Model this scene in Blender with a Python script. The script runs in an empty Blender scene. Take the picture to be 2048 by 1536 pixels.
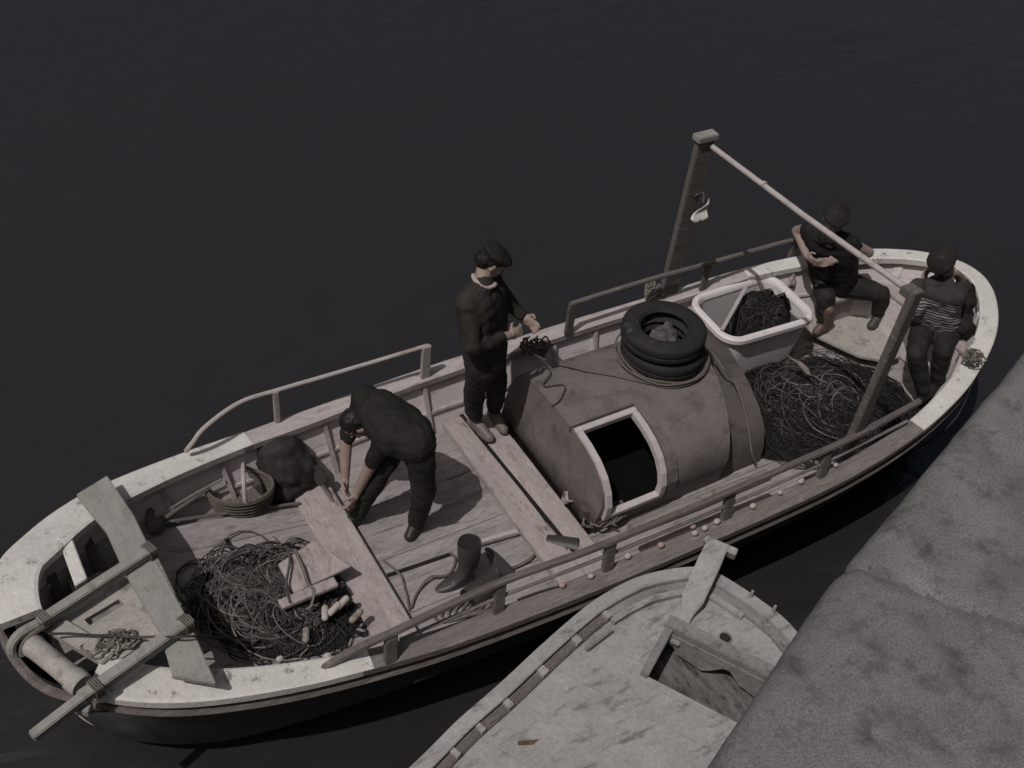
import bpy, bmesh, math, random
from mathutils import Vector as V, Matrix, noise
random.seed(7)
S = bpy.context.scene
COL = S.collection

# ------------------------------------------------------------------ camera
CAM = V((-2.8428, -4.0724, 5.4))
ROT = ((0.85785275, -0.28484321, 0.42773006),
       (-0.50509653, -0.62071494, 0.59965862),
       (0.0946900, -0.7304620, -0.6763500))       # world <- (right, down, forward)
FPX = 2200.0
cd = bpy.data.cameras.new('camera'); cam = bpy.data.objects.new('camera', cd); COL.objects.link(cam)
rgt = V((ROT[0][0], ROT[1][0], ROT[2][0])).normalized()
fwd = V((ROT[0][2], ROT[1][2], ROT[2][2])); fwd = (fwd - rgt * fwd.dot(rgt)).normalized()
up = rgt.cross(fwd)
M = Matrix(((rgt.x, up.x, -fwd.x, CAM.x), (rgt.y, up.y, -fwd.y, CAM.y), (rgt.z, up.z, -fwd.z, CAM.z), (0, 0, 0, 1)))
cam.matrix_world = M
cd.sensor_width = 36.0; cd.lens = 36.0 * FPX / 2048.0; cd.clip_start = .05; cd.clip_end = 3000
S.camera = cam

def ray(px, py):
    return rgt * (px - 1024) - up * (py - 768) + fwd * FPX
def P(px, py, z=0.0):                      # the point of the photograph (px, py) that stands at height z
    r = ray(px, py); t = (z - CAM.z) / r.z
    return CAM + r * t

# ------------------------------------------------------------------ world, sun, exposure
TOSUN = V((-.48, -.15, .865)).normalized()
W = bpy.data.worlds.new('World'); S.world = W; W.use_nodes = True
nt = W.node_tree; nt.nodes.clear()
sky = nt.nodes.new('ShaderNodeTexSky'); sky.sky_type = 'NISHITA'; sky.sun_disc = False
sky.sun_elevation = math.asin(TOSUN.z); sky.sun_rotation = math.atan2(TOSUN.x, TOSUN.y)
sky.air_density = .8; sky.dust_density = 7.0; sky.ozone_density = .3
bg = nt.nodes.new('ShaderNodeBackground'); bg.inputs['Strength'].default_value = .060
wo = nt.nodes.new('ShaderNodeOutputWorld')
nt.links.new(sky.outputs[0], bg.inputs[0]); nt.links.new(bg.outputs[0], wo.inputs[0])
ld = bpy.data.lights.new('sun', 'SUN'); ld.energy = 4.0; ld.angle = math.radians(.5); ld.color = (1.0, .960, .962)
sun = bpy.data.objects.new('sun', ld); COL.objects.link(sun); sun.location = (-6, -3, 14)
sun.rotation_euler = TOSUN.to_track_quat('Z', 'Y').to_euler()
S.view_settings.view_transform = 'Standard'; S.view_settings.look = 'None'
S.view_settings.gamma = 1.0; S.view_settings.use_curve_mapping = False
S.view_settings.exposure = -0.84

# ------------------------------------------------------------------ materials
def mat(name, c1, c2=None, scale=4.0, stretch=(1, 1, 1), rough=.8, spots=None, spot_amt=.5, spot_scale=9., spot_stretch=(1, 1, 1),
        bump=.15, bump_scale=60., island=.0, metal=0.0, fine=.25, spec=.3, bdist=.01, soft=0.0):
    """noise between two colours, a fine grain, optional patches of a third colour (wear, stains) and a bump"""
    m = bpy.data.materials.new(name); m.use_nodes = True
    n = m.node_tree.nodes; l = m.node_tree.links
    b = n['Principled BSDF']
    c2 = c2 or c1
    tc = n.new('ShaderNodeTexCoord')
    mp = n.new('ShaderNodeMapping'); mp.inputs['Scale'].default_value = stretch; l.new(tc.outputs['Object'], mp.inputs[0])
    nz = n.new('ShaderNodeTexNoise'); nz.inputs['Scale'].default_value = scale; nz.inputs['Detail'].default_value = 8; nz.inputs['Roughness'].default_value = .65
    l.new(mp.outputs[0], nz.inputs['Vector'])
    rp = n.new('ShaderNodeValToRGB'); rp.color_ramp.elements[0].position = .3; rp.color_ramp.elements[1].position = .7
    rp.color_ramp.elements[0].color = (*c1, 1); rp.color_ramp.elements[1].color = (*c2, 1)
    l.new(nz.outputs['Fac'], rp.inputs[0])
    col = rp.outputs[0]
    fn = n.new('ShaderNodeTexNoise'); fn.inputs['Scale'].default_value = bump_scale; fn.inputs['Detail'].default_value = 4
    l.new(mp.outputs[0], fn.inputs['Vector'])
    def mul(fac_socket, lo, hi, col):
        mr = n.new('ShaderNodeMapRange'); mr.inputs[1].default_value = .25; mr.inputs[2].default_value = .75
        mr.inputs[3].default_value = lo; mr.inputs[4].default_value = hi; l.new(fac_socket, mr.inputs[0])
        mx = n.new('ShaderNodeMix'); mx.data_type = 'RGBA'; mx.blend_type = 'MULTIPLY'; mx.inputs['Factor'].default_value = 1
        cb = n.new('ShaderNodeCombineColor')
        for i in range(3): l.new(mr.outputs[0], cb.inputs[i])
        l.new(col, mx.inputs['A']); l.new(cb.outputs[0], mx.inputs['B'])
        return mx.outputs['Result']
    if fine: col = mul(fn.outputs['Fac'], 1 - fine, 1 + fine, col)
    if island:
        g = n.new('ShaderNodeNewGeometry'); mr = n.new('ShaderNodeMapRange')
        mr.inputs[3].default_value = .25; mr.inputs[4].default_value = .75; l.new(g.outputs['Random Per Island'], mr.inputs[0])
        col = mul(mr.outputs[0], 1 - island, 1 + island, col)
    if spots:
        mp2 = n.new('ShaderNodeMapping'); mp2.inputs['Scale'].default_value = spot_stretch; mp2.inputs['Location'].default_value = (3.1, 1.7, .4)
        l.new(tc.outputs['Object'], mp2.inputs[0])
        sn = n.new('ShaderNodeTexNoise'); sn.inputs['Scale'].default_value = spot_scale; sn.inputs['Detail'].default_value = 9; sn.inputs['Roughness'].default_value = .7
        l.new(mp2.outputs[0], sn.inputs['Vector'])
        th = n.new('ShaderNodeMapRange'); th.inputs[1].default_value = .70 - .35 * spot_amt - soft; th.inputs[2].default_value = .84 - .35 * spot_amt + soft
        l.new(sn.outputs['Fac'], th.inputs[0])
        mx = n.new('ShaderNodeMix'); mx.data_type = 'RGBA'; l.new(th.outputs[0], mx.inputs['Factor'])
        l.new(col, mx.inputs['A']); mx.inputs['B'].default_value = (*spots, 1); col = mx.outputs['Result']
    l.new(col, b.inputs['Base Color'])
    b.inputs['Roughness'].default_value = rough; b.inputs['Metallic'].default_value = metal
    b.inputs['Specular IOR Level'].default_value = spec
    if bump:
        bp = n.new('ShaderNodeBump'); bp.inputs['Strength'].default_value = bump; bp.inputs['Distance'].default_value = bdist
        l.new(fn.outputs['Fac'], bp.inputs['Height']); l.new(bp.outputs[0], b.inputs['Normal'])
    return m

M_ = {}
M_['white'] = mat('worn_white_paint', (.50, .485, .455), (.62, .605, .57), 5, spots=(.22, .20, .175), spot_amt=.44, spot_scale=10, soft=-.03, bump_scale=40, fine=.08, bump=.25, rough=.6)
M_['white_in'] = mat('inner_white_planking', (.52, .475, .465), (.66, .61, .60), 4, (.6, 3, 8), spots=(.30, .255, .24), spot_amt=.36, spot_scale=6, spot_stretch=(.5, 1, 3), bump_scale=30, fine=.12)
M_['rail_pale'] = mat('pale_weathered_timber', (.33, .298, .285), (.44, .402, .388), 6, (.7, 4, 4), spots=(.20, .16, .14), spot_amt=.45, spot_scale=10, spot_stretch=(.5, 2, 2), bump_scale=35, fine=.15)
M_['brown'] = mat('weathered_brown_timber', (.082, .072, .066), (.16, .142, .13), 7, (.6, 5, 5), spots=(.25, .228, .212), spot_amt=.36, spot_scale=10, spot_stretch=(.4, 2, 2), bump_scale=40, fine=.25, bump=.4)
M_['deck'] = mat('grey_pink_deck_boards', (.215, .196, .188), (.325, .297, .286), 5, (.5, 3, 3), spots=(.125, .112, .107), spot_amt=.47, spot_scale=5.5, spot_stretch=(.7, 2.4, 1), bump_scale=30, fine=.2, island=.03, bump=.3)
M_['thwart'] = mat('thwart_boards', (.27, .238, .226), (.38, .336, .322), 5, (3, .6, 3), spots=(.16, .13, .12), spot_amt=.4, spot_scale=6, spot_stretch=(2, .8, 1), bump_scale=35, fine=.2, bump=.3)
M_['greenish'] = mat('grey_green_painted_plank', (.215, .212, .192), (.295, .29, .265), 5, (3, .7, 3), spots=(.17, .16, .14), spot_amt=.42, spot_scale=9, bump_scale=50, fine=.12)
M_['foredeck'] = mat('foredeck_paint', (.27, .255, .23), (.39, .37, .335), 5, (1, 2, 1), spots=(.15, .13, .11), spot_amt=.42, spot_scale=8, bump_scale=40, fine=.15)
M_['hull'] = mat('dark_hull_paint', (.009, .009, .009), (.017, .016, .016), 5, (.4, 1, 4), bump_scale=20, rough=.55)
M_['cabin'] = mat('grey_brown_canvas_roof', (.128, .113, .105), (.175, .156, .146), 3, spots=(.085, .075, .069), spot_amt=.52, spot_scale=6, soft=.03, bump_scale=110, fine=.28, bump=.45, rough=.75)
M_['cover'] = mat('shaded_brown_canvas', (.075, .066, .06), (.115, .10, .09), 4, spots=(.05, .043, .04), spot_amt=.45, spot_scale=6, bump_scale=110, fine=.25, bump=.4)  # darker cabin canvas, shade of the after end put into the colour
M_['sack'] = mat('dull_sackcloth', (.13, .115, .10), (.20, .18, .16), 12, bump_scale=120, fine=.3)
M_['rail_grey'] = mat('grey_worn_gunwale', (.12, .107, .10), (.21, .19, .178), 7, (.6, 5, 5), spots=(.30, .275, .26), spot_amt=.40, spot_scale=9, spot_stretch=(.4, 2, 2), bump_scale=40, fine=.25, bump=.4)
M_['spar'] = mat('old_spar', (.17, .15, .135), (.27, .24, .22), 7, (.6, 5, 5), spots=(.10, .088, .08), spot_amt=.42, spot_scale=9, bump_scale=40, fine=.2)
M_['hold'] = mat('shaded_stained_hold_boards', (.075, .07, .064), (.17, .162, .15), 6, (4, 1, 1), spots=(.03, .028, .026), spot_amt=.52, spot_scale=6, spot_stretch=(3, 1, 1), fine=.25)  # stain streaks, with the shade of the hold darkened into the colours
M_['shade_black'] = mat('cabin_shade_black', (.004, .004, .004), (.006, .006, .006), 4, spec=.05)  # near black, paints deep shade on the inside of the cabin
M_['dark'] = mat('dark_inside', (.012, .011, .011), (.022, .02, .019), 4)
M_['frame'] = mat('white_hatch_paint', (.40, .365, .36), (.49, .455, .445), 6, spots=(.30, .26, .25), spot_amt=.3, spot_scale=14, fine=.08)
M_['rubber'] = mat('tyre_rubber', (.013, .0125, .0125), (.024, .023, .0225), 8, rough=.8, bump_scale=80, fine=.25, spots=(.075, .068, .062), spot_amt=.33, spot_scale=10)
M_['tub'] = mat('white_tub_plastic', (.58, .55, .54), (.66, .63, .62), 4, spots=(.34, .315, .305), spot_amt=.35, spot_scale=6, spot_stretch=(1, 1, .4), fine=.05, bump=.1, rough=.5)
M_['net'] = mat('dark_netting', (.007, .0065, .0065), (.02, .018, .017), 25, bump_scale=90, fine=.5, bump=1.0, bdist=.03)
M_['netbrown'] = mat('brown_netting', (.03, .026, .022), (.085, .072, .062), 25, bump_scale=90, fine=.5, bump=1.0, bdist=.03)
M_['strand_d'] = mat('dark_net_twine', (.032, .029, .028), (.085, .077, .072), 15, island=.4, fine=.3)
M_['twine'] = mat('black_net_twine', (.010, .0095, .009), (.024, .022, .021), 15, island=.4, fine=.3)
M_['strand_l'] = mat('pale_rope', (.10, .09, .078), (.19, .172, .15), 15, island=.45, fine=.3, bump_scale=200)
M_['rope'] = mat('grey_rope', (.10, .088, .078), (.17, .15, .132), 20, fine=.3, bump_scale=250, bump=.6)
M_['float'] = mat('pale_float', (.34, .31, .285), (.44, .40, .37), 20, fine=.1, spots=(.28, .22, .19), spot_amt=.35, spot_scale=30)
M_['floatp'] = mat('pink_float', (.33, .225, .195), (.39, .28, .245), 20, fine=.1)
M_['cork'] = mat('cork_float', (.17, .15, .13), (.27, .24, .21), 25, fine=.3)
M_['boot'] = mat('dark_rubber_boot', (.036, .034, .032), (.056, .053, .050), 6, rough=.45, spots=(.11, .10, .09), spot_amt=.35, spot_scale=14, fine=.1)
M_['wicker'] = mat('wicker', (.075, .066, .055), (.15, .13, .11), 40, (1, 1, 3), fine=.4, bump=.8, bump_scale=90)
M_['cloth_d'] = mat('dark_tarpaulin', (.018, .016, .015), (.034, .031, .029), 6, rough=.75, fine=.25, bump=.4)
M_['skin'] = mat('skin', (.265, .200, .170), (.32, .248, .214), 8, fine=.06, rough=.55, bump=.05)
M_['hair'] = mat('dark_hair', (.007, .006, .0055), (.017, .0145, .013), 60, (1, 1, .3), fine=.4, bump=.6, rough=.6)
M_['sweater'] = mat('dark_olive_wool', (.019, .017, .014), (.034, .030, .025), 12, bump_scale=160, fine=.3, bump=.5)
M_['black_wool'] = mat('black_wool', (.010, .0088, .0085), (.020, .0175, .0165), 12, bump_scale=160, fine=.3, bump=.5)
M_['trouser'] = mat('dark_work_trousers', (.013, .012, .0105), (.024, .022, .0195), 10, bump_scale=140, fine=.25, bump=.4)
M_['trouser_b'] = mat('brown_work_trousers', (.055, .042, .036), (.085, .067, .058), 10, bump_scale=140, fine=.25, bump=.4)
M_['trouser_g'] = mat('grey_work_trousers', (.10, .092, .084), (.15, .14, .128), 10, bump_scale=140, fine=.25, bump=.4)
M_['shoe'] = mat('grey_leather_shoe', (.11, .095, .088), (.17, .148, .136), 14, fine=.15, rough=.5)
M_['shoe_d'] = mat('dark_leather_shoe', (.02, .018, .017), (.035, .031, .029), 14, fine=.15, rough=.5)
M_['shoe_br'] = mat('brown_leather_boot', (.085, .055, .043), (.13, .088, .07), 14, fine=.15, rough=.5)
M_['scarf'] = mat('pale_scarf', (.30, .25, .23), (.40, .345, .32), 14, fine=.15)
M_['rag'] = mat('white_rag', (.55, .53, .48), (.66, .64, .58), 10, fine=.1)
M_['eye'] = mat('eye_dark', (.02, .015, .012))
M_['lip'] = mat('lip', (.20, .10, .085))
M_['b2white'] = mat('chalky_white_deck', (.265, .258, .248), (.345, .337, .322), 4, spots=(.145, .14, .132), spot_amt=.50, spot_scale=5, spot_stretch=(1, 3, 1), bump_scale=45, fine=.14, bump=.3)
M_['b2grey'] = mat('grey_chipped_trim', (.17, .165, .155), (.25, .24, .225), 6, spots=(.11, .10, .09), spot_amt=.42, spot_scale=9, bump_scale=45, fine=.2, bump=.4)
M_['b2dark'] = mat('bare_brown_inset', (.10, .085, .078), (.15, .13, .12), 9, fine=.3)
M_['rust'] = mat('rusty_scrap', (.07, .038, .028), (.12, .07, .055), 20, fine=.3)
M_['tin'] = mat('dull_tin', (.12, .112, .105), (.19, .178, .168), 8, fine=.2, rough=.5, metal=.3)

# ------------------------------------------------------------------ helpers
class MB:
    def __init__(s): s.v = []; s.f = []; s.mi = []; s.cur = 0
    def add(s, vs, fs):
        k = len(s.v); s.v += [V(p) for p in vs]
        for f in fs: s.f.append([i + k for i in f]); s.mi.append(s.cur)
    def obox(s, c, ax, ay, az):            # centre and three half-axis vectors
        c, ax, ay, az = V(c), V(ax), V(ay), V(az)
        vs = [c + ax * i + ay * j + az * k for k in (-1, 1) for j in (-1, 1) for i in (-1, 1)]
        s.add(vs, [(0, 2, 3, 1), (4, 5, 7, 6), (0, 1, 5, 4), (2, 6, 7, 3), (0, 4, 6, 2), (1, 3, 7, 5)])
    def box(s, x0, x1, y0, y1, z0, z1):
        s.obox(((x0 + x1) / 2, (y0 + y1) / 2, (z0 + z1) / 2), ((x1 - x0) / 2, 0, 0), (0, (y1 - y0) / 2, 0), (0, 0, (z1 - z0) / 2))
    def beam(s, a, b, w, h, upv=(0, 0, 1)):
        a, b = V(a), V(b); d = (b - a); L = d.length; d.normalize()
        sd = d.cross(V(upv)).normalized(); u = sd.cross(d)
        s.obox((a + b) / 2, d * L / 2, sd * w / 2, u * h / 2)
    def prism(s, pts, down):               # polygon pushed along vector down
        n = len(pts); pts = [V(p) for p in pts]; q = [p + V(down) for p in pts]
        s.add(pts + q, [list(range(n)), list(range(2 * n - 1, n - 1, -1))] + [(i, i + n, (i + 1) % n + n, (i + 1) % n) for i in range(n)])
    def loft(s, rings, closed=True, caps=True):
        n = len(rings[0]); vs = [p for r in rings for p in r]; fs = []
        for k in range(len(rings) - 1):
            for i in range(n if closed else n - 1):
                j = (i + 1) % n
                fs.append((k * n + i, k * n + j, (k + 1) * n + j, (k + 1) * n + i))
        if caps and closed:
            fs.append(list(range(n - 1, -1, -1))); fs.append([(len(rings) - 1) * n + i for i in range(n)])
        s.add(vs, fs)
    def tube(s, pts, r, seg=6, closed=False, cap=True):
        pts = [V(p) for p in pts]; n = len(pts); rr = r if isinstance(r, (list, tuple)) else [r] * n
        rings = []; prev = None
        for i, p in enumerate(pts):
            a = pts[(i - 1) % n] if (closed or i > 0) else p
            b = pts[(i + 1) % n] if (closed or i < n - 1) else p
            t = (b - a)
            if t.length < 1e-9: t = V((0, 0, 1))
            t.normalize()
            if prev is None:
                u = t.orthogonal().normalized()
            else:
                u = prev - t * prev.dot(t)
                u = u.normalized() if u.length > 1e-6 else t.orthogonal().normalized()
            prev = u; w = t.cross(u)
            rings.append([p + (u * math.cos(2 * math.pi * k / seg) + w * math.sin(2 * math.pi * k / seg)) * rr[i] for k in range(seg)])
        if closed: rings.append(rings[0])
        s.loft(rings, True, cap and not closed)
    def lathe(s, c, prof, axis=(0, 0, 1), seg=32, closed_prof=False, caps=False):
        c = V(c); a = V(axis).normalized(); u = a.orthogonal().normalized(); w = a.cross(u)
        rings = [[c + a * z + (u * math.cos(2 * math.pi * k / seg) + w * math.sin(2 * math.pi * k / seg)) * r for k in range(seg)] for r, z in prof]
        if closed_prof: rings.append(rings[0])
        s.loft(rings, True, caps)
    def capsule(s, p0, r0, p1, r1, seg=14):
        p0, p1 = V(p0), V(p1); d = p1 - p0
        if d.length < 1e-5: d = V((0, 0, 1e-4))
        d.normalize(); pts = []; rr = []
        for k in range(0, 6):
            a = -math.pi / 2 + math.pi / 2 * k / 5; pts.append(p0 + d * r0 * math.sin(a)); rr.append(max(r0 * math.cos(a), r0 * .02))
        for k in range(0, 6):
            a = math.pi / 2 * k / 5; pts.append(p1 + d * r1 * math.sin(a)); rr.append(max(r1 * math.cos(a), r1 * .02))
        u = d.orthogonal().normalized(); w = d.cross(u)
        s.loft([[p + (u * math.cos(2 * math.pi * k / seg) + w * math.sin(2 * math.pi * k / seg)) * r for k in range(seg)] for p, r in zip(pts, rr)])
    def ell(s, c, ax, ay, az, seg=16, rings=10):
        c, ax, ay, az = V(c), V(ax), V(ay), V(az); R_ = []
        for i in range(rings + 1):
            t = -math.pi / 2 + math.pi * i / rings; ct = max(math.cos(t), .02)
            R_.append([c + az * math.sin(t) + (ax * math.cos(2 * math.pi * k / seg) + ay * math.sin(2 * math.pi * k / seg)) * ct for k in range(seg)])
        s.loft(R_)
    def mesh(s, name, bevel=0, smooth=False, bseg=2):
        me = bpy.data.meshes.new(name); me.from_pydata([tuple(p) for p in s.v], [], s.f)
        if any(s.mi): me.polygons.foreach_set('material_index', s.mi)
        bm = bmesh.new(); bm.from_mesh(me)
        bmesh.ops.recalc_face_normals(bm, faces=bm.faces)
        if bevel:
            es = [e for e in bm.edges if len(e.link_faces) == 2 and e.calc_face_angle(0) > .5]
            bmesh.ops.bevel(bm, geom=es, offset=bevel, segments=bseg, affect='EDGES', clamp_overlap=True)
        bm.to_mesh(me); bm.free()
        if smooth:
            me.polygons.foreach_set('use_smooth', [True] * len(me.polygons))
            me.set_sharp_from_angle(angle=math.radians(40))
        return me
    def build(s, name, m, parent=None, bevel=0, smooth=False):
        return link(name, s.mesh(name, bevel, smooth), m, parent)

def link(name, me, m, parent=None):
    for k in (m if isinstance(m, (list, tuple)) else [m]):
        me.materials.append(M_[k] if isinstance(k, str) else k)
    o = bpy.data.objects.new(name, me); COL.objects.link(o)
    if parent:
        w = V((0, 0, 0)); p = parent
        while p: w += p.location; p = p.parent
        me.transform(Matrix.Translation(-w)); o.parent = parent
    return o
def base(o):                                # put a one-mesh thing's origin at its own base
    me = o.data; n = len(me.vertices)
    xs = [v.co.x for v in me.vertices]; ys = [v.co.y for v in me.vertices]; zs = [v.co.z for v in me.vertices]
    c = V(((min(xs) + max(xs)) / 2, (min(ys) + max(ys)) / 2, min(zs)))
    me.transform(Matrix.Translation(-c)); o.location = c; return o
def tag(o, label, cat, group=None, kind=None):
    o['label'] = label; o['category'] = cat
    if group: o['group'] = group
    if kind: o['kind'] = kind
    if o.type == 'MESH' and kind != 'structure' and o.location.length < 1e-6: base(o)
    return o
def empty(name, loc, label, cat, group=None):
    o = bpy.data.objects.new(name, None); COL.objects.link(o); o.location = loc; o.empty_display_size = .2
    o['label'] = label; o['category'] = cat
    if group: o['group'] = group
    return o
def cr(pts, n=8, closed=False):             # Catmull-Rom
    pts = [V(p) for p in pts]; out = []; N = len(pts)
    for i in range(N if closed else N - 1):
        g = (lambda k: pts[k % N]) if closed else (lambda k: pts[max(0, min(N - 1, k))])
        a, b, c, d = g(i - 1), g(i), g(i + 1), g(i + 2)
        for k in range(n):
            t = k / n
            out.append(.5 * ((2 * b) + (c - a) * t + (2 * a - 5 * b + 4 * c - d) * t * t + (3 * b - a - 3 * c + d) * t ** 3))
    if not closed: out.append(pts[-1])
    return out
def blob(mb, name, m, parent=None, voxel=.008, smooth=3, disp=0, dscale=12, post=None, crease=0):
    """fuse overlapping closed shapes into one continuous skin"""
    me = bpy.data.meshes.new('tmp'); me.from_pydata([tuple(p) for p in mb.v], [], mb.f)
    bm = bmesh.new(); bm.from_mesh(me); bmesh.ops.recalc_face_normals(bm, faces=bm.faces); bm.to_mesh(me); bm.free()
    o = bpy.data.objects.new('tmp', me); COL.objects.link(o)
    r = o.modifiers.new('r', 'REMESH'); r.mode = 'VOXEL'; r.voxel_size = voxel
    if smooth:
        q = o.modifiers.new('s', 'SMOOTH'); q.iterations = smooth; q.factor = .5
    dg = bpy.context.evaluated_depsgraph_get(); dg.update()
    nm = bpy.data.meshes.new_from_object(o.evaluated_get(dg)); nm.name = name
    bpy.data.objects.remove(o); bpy.data.meshes.remove(me)
    if disp:
        nr = [v.normal.copy() for v in nm.vertices]
        for v, q in zip(nm.vertices, nr):
            p = v.co * dscale
            v.co += q * disp * (noise.noise(p) + .5 * noise.noise(p * 2.3 + V((5, 1, 2))) + crease * (.4 - abs(noise.noise(V((p.x * .8, p.y * .8, p.z * 1.25 + p.x * .5)) + V((2, 7, 1)))) * 2.2))
    nm.polygons.foreach_set('use_smooth', [True] * len(nm.polygons))
    if post: post(nm)
    return link(name, nm, m, parent)
def lerp(a, b, t): return V(a) * (1 - t) + V(b) * t

# ================================================================== SETTING
WATER_Z = -.88
mw = bpy.data.materials.new('harbour_water'); mw.use_nodes = True
n = mw.node_tree.nodes; l = mw.node_tree.links; b = n['Principled BSDF']
b.inputs['Base Color'].default_value = (.0225, .0210, .0208, 1); b.inputs['Roughness'].default_value = .17; b.inputs['IOR'].default_value = 1.62
tc = n.new('ShaderNodeTexCoord')
def wn(scale, st, rot, detail, dist=0):
    mp = n.new('ShaderNodeMapping'); mp.inputs['Scale'].default_value = st; mp.inputs['Rotation'].default_value = (0, 0, rot)
    l.new(tc.outputs['Object'], mp.inputs[0])
    z = n.new('ShaderNodeTexNoise'); z.inputs['Scale'].default_value = scale; z.inputs['Detail'].default_value = detail; z.inputs['Distortion'].default_value = dist
    l.new(mp.outputs[0], z.inputs['Vector']); return z
wa = wn(1.1, (1, 2.2, 1), -.5, 4, .4); wb = wn(7, (1, 2.2, 1), -.5, 3)
ad = n.new('ShaderNodeMath'); ad.operation = 'MULTIPLY_ADD'; ad.inputs[1].default_value = .12
l.new(wb.outputs['Fac'], ad.inputs[0]); l.new(wa.outputs['Fac'], ad.inputs[2])
bu = n.new('ShaderNodeBump'); bu.inputs['Strength'].default_value = .24; bu.inputs['Distance'].default_value = .25
l.new(ad.outputs[0], bu.inputs['Height']); l.new(bu.outputs[0], b.inputs['Normal'])
mb = MB(); mb.add([(-600, -600, WATER_Z), (600, -600, WATER_Z), (600, 600, WATER_Z), (-600, 600, WATER_Z)], [(0, 1, 2, 3)])
o = mb.build('water', mw); o['kind'] = 'structure'; o['label'] = 'dark rippled harbour water around the boats'

# the stone quay the photographer leans over
mq = mat('quay_granite', (.118, .118, .113), (.190, .188, .181), 6, spots=(.060, .057, .054), spot_amt=.48, spot_scale=11, soft=.03, bump_scale=230, fine=.40, bump=.7, bdist=.003, rough=.9)
QZ = 3.6
qd = V((1, .335, 0)).normalized(); qn = V((.335, -1, 0)).normalized()      # along the edge, inland
Q0 = P(1640, 1210, QZ) - qn * .015
mb = MB()
us = [-9 + i * .5 for i in range(13)] + [-2.45 + i * .015 for i in range(300)] + [2.1 + i * .5 for i in range(26)]
prof = [(0.0, -6), (0.0, -3.0), (0.0, -1.2)] + [(0.0, -1.0 + .08 * i) for i in range(12)]
prof += [(.045 - .045 * math.cos(a * math.pi / 20), -.045 + .045 * math.sin(a * math.pi / 20)) for a in range(0, 11)]
prof += [(.045 + .03 * i, .0) for i in range(1, 75)] + [(2.6 + i, 0) for i in range(9)]
ju = (P(1745, 1142, QZ) - Q0).dot(qd); jdir = P(2000, 1230, QZ) - P(1745, 1142, QZ); jv = (P(1745, 1142, QZ) - Q0).dot(qn)
js = jdir.dot(qd) / max(.05, jdir.dot(qn))
rings = []
for u in us:
    row = []
    for v_, z_ in prof:
        p = Q0 + qd * u + qn * v_ + V((0, 0, z_))
        big = noise.noise(p * 1.3) * .003 + noise.noise(p * 7 + V((3, 3, 3))) * .003 + noise.noise(p * 22) * .0022
        du = u - (ju + (v_ - jv) * js + .02 * noise.noise(p * 6))
        g = -.014 * math.exp(-(du / .013) ** 2) * (1 if v_ < 2.2 else 0)
        side = (.006 + .075 * max(du, -1.5)) * min(1, -du / .05) if du < 0 else 0          # the nearer block bulges out a little and stands a hair higher
        nz = V((0, 0, 1)) if z_ >= -.001 else (-qn)
        if -.045 < z_ < 0: nz = (-qn * .7 + V((0, 0, .7)))
        p += nz * (big + g) - qn * (side if v_ < 1.5 else 0)
        row.append(p)
    rings.append(row)
mb.loft(rings, closed=False)
o = mb.build('quay', mq, smooth=True); o['kind'] = 'structure'; o['label'] = 'rough grey stone quay edge above the boats'

# ================================================================== FISHING BOAT
boat = empty('fishing_boat', (0.7, 0, WATER_Z), 'long open wooden fishing boat with white capped ends and arched grey cabin', 'fishing boat')
half = [(-3.03, 0), (-3.0, .22), (-2.92, .40), (-2.78, .53), (-2.6, .66), (-2.4, .76), (-2.15, .84), (-1.8, .915), (-1.4, .97), (-.8, 1.03), (0, 1.075),
        (1, 1.09), (2, 1.085), (2.8, 1.03), (3.4, .91), (3.8, .76), (4.1, .60), (4.32, .42), (4.48, .21), (4.54, 0)]
loop = [V((x, y, 0)) for x, y in half] + [V((x, -y, 0)) for x, y in half[-2:0:-1]]
loop = cr(loop, 8, True)
def sheer(x):
    if x < -.8: return .27 * ((-x - .8) / 2.2) ** 1.6
    if x > 2.0: return .30 * ((x - 2.0) / 2.55) ** 1.5
    return 0.0
def offs(lp, d):                            # move a closed loop inwards by d(x, y)
    out = []; N = len(lp)
    for i, p in enumerate(lp):
        t = (lp[(i + 1) % N] - lp[i - 1]); t.normalize(); nn = V((-t.y, t.x, 0))
        if nn.dot(V((.7, 0, 0)) - p) < 0: nn = -nn
        out.append(p + nn * (d(p.x, p.y) if callable(d) else d))
    return out
def capw(x, y=0):
    if x < -1.2: return .095 + .11 * min(1, ((-x - 1.2) / 1.5)) ** 1.3
    if x > 2.9: return .09 + .02 * min(1, (x - 2.9) / 1.0)
    return .10
mb = MB(); ctr = V((.7, 0, 0))
def lev(sx, sy, dz, zabs=None):
    return [V((.7 + (p.x - .7) * sx, p.y * sy, (zabs if zabs is not None else sheer(p.x) + dz))) for p in loop]
mb.loft([lev(1, 1, -.02), lev(.995, .99, -.14), lev(.985, .965, -.32), lev(.94, .83, 0, -.62), lev(.89, .66, 0, -.95), lev(.82, .42, 0, -1.2), lev(.75, .1, 0, -1.32)], True, False)
mb.add(lev(.75, .1, 0, -1.32), [list(range(len(loop)))])
hull = mb.build('hull', 'hull', boat, smooth=True)
inn = offs(loop, .055)
def ilev(dz, k, zabs=None):
    return [V((.7 + (p.x - .7) * (1 - .03 * k), p.y * (1 - .13 * k), zabs if zabs is not None else sheer(p.x) + dz)) for p in inn]
mb = MB(); mb.loft([ilev(-.012, 0), ilev(-.15, .3), ilev(-.30, .65), ilev(0, 1, -.47)], True, False)
mb.build('inner_planking', 'white_in', boat, smooth=True)
# lengthwise stringer along the inner planking
mb = MB(); r1 = ilev(-.27, .55)
mb.tube([p + (V((.7, 0, p.z)) - p).normalized() * .012 for p in r1], .016, 5, True)
mb.build('stringer', 'rail_pale', boat)
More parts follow.
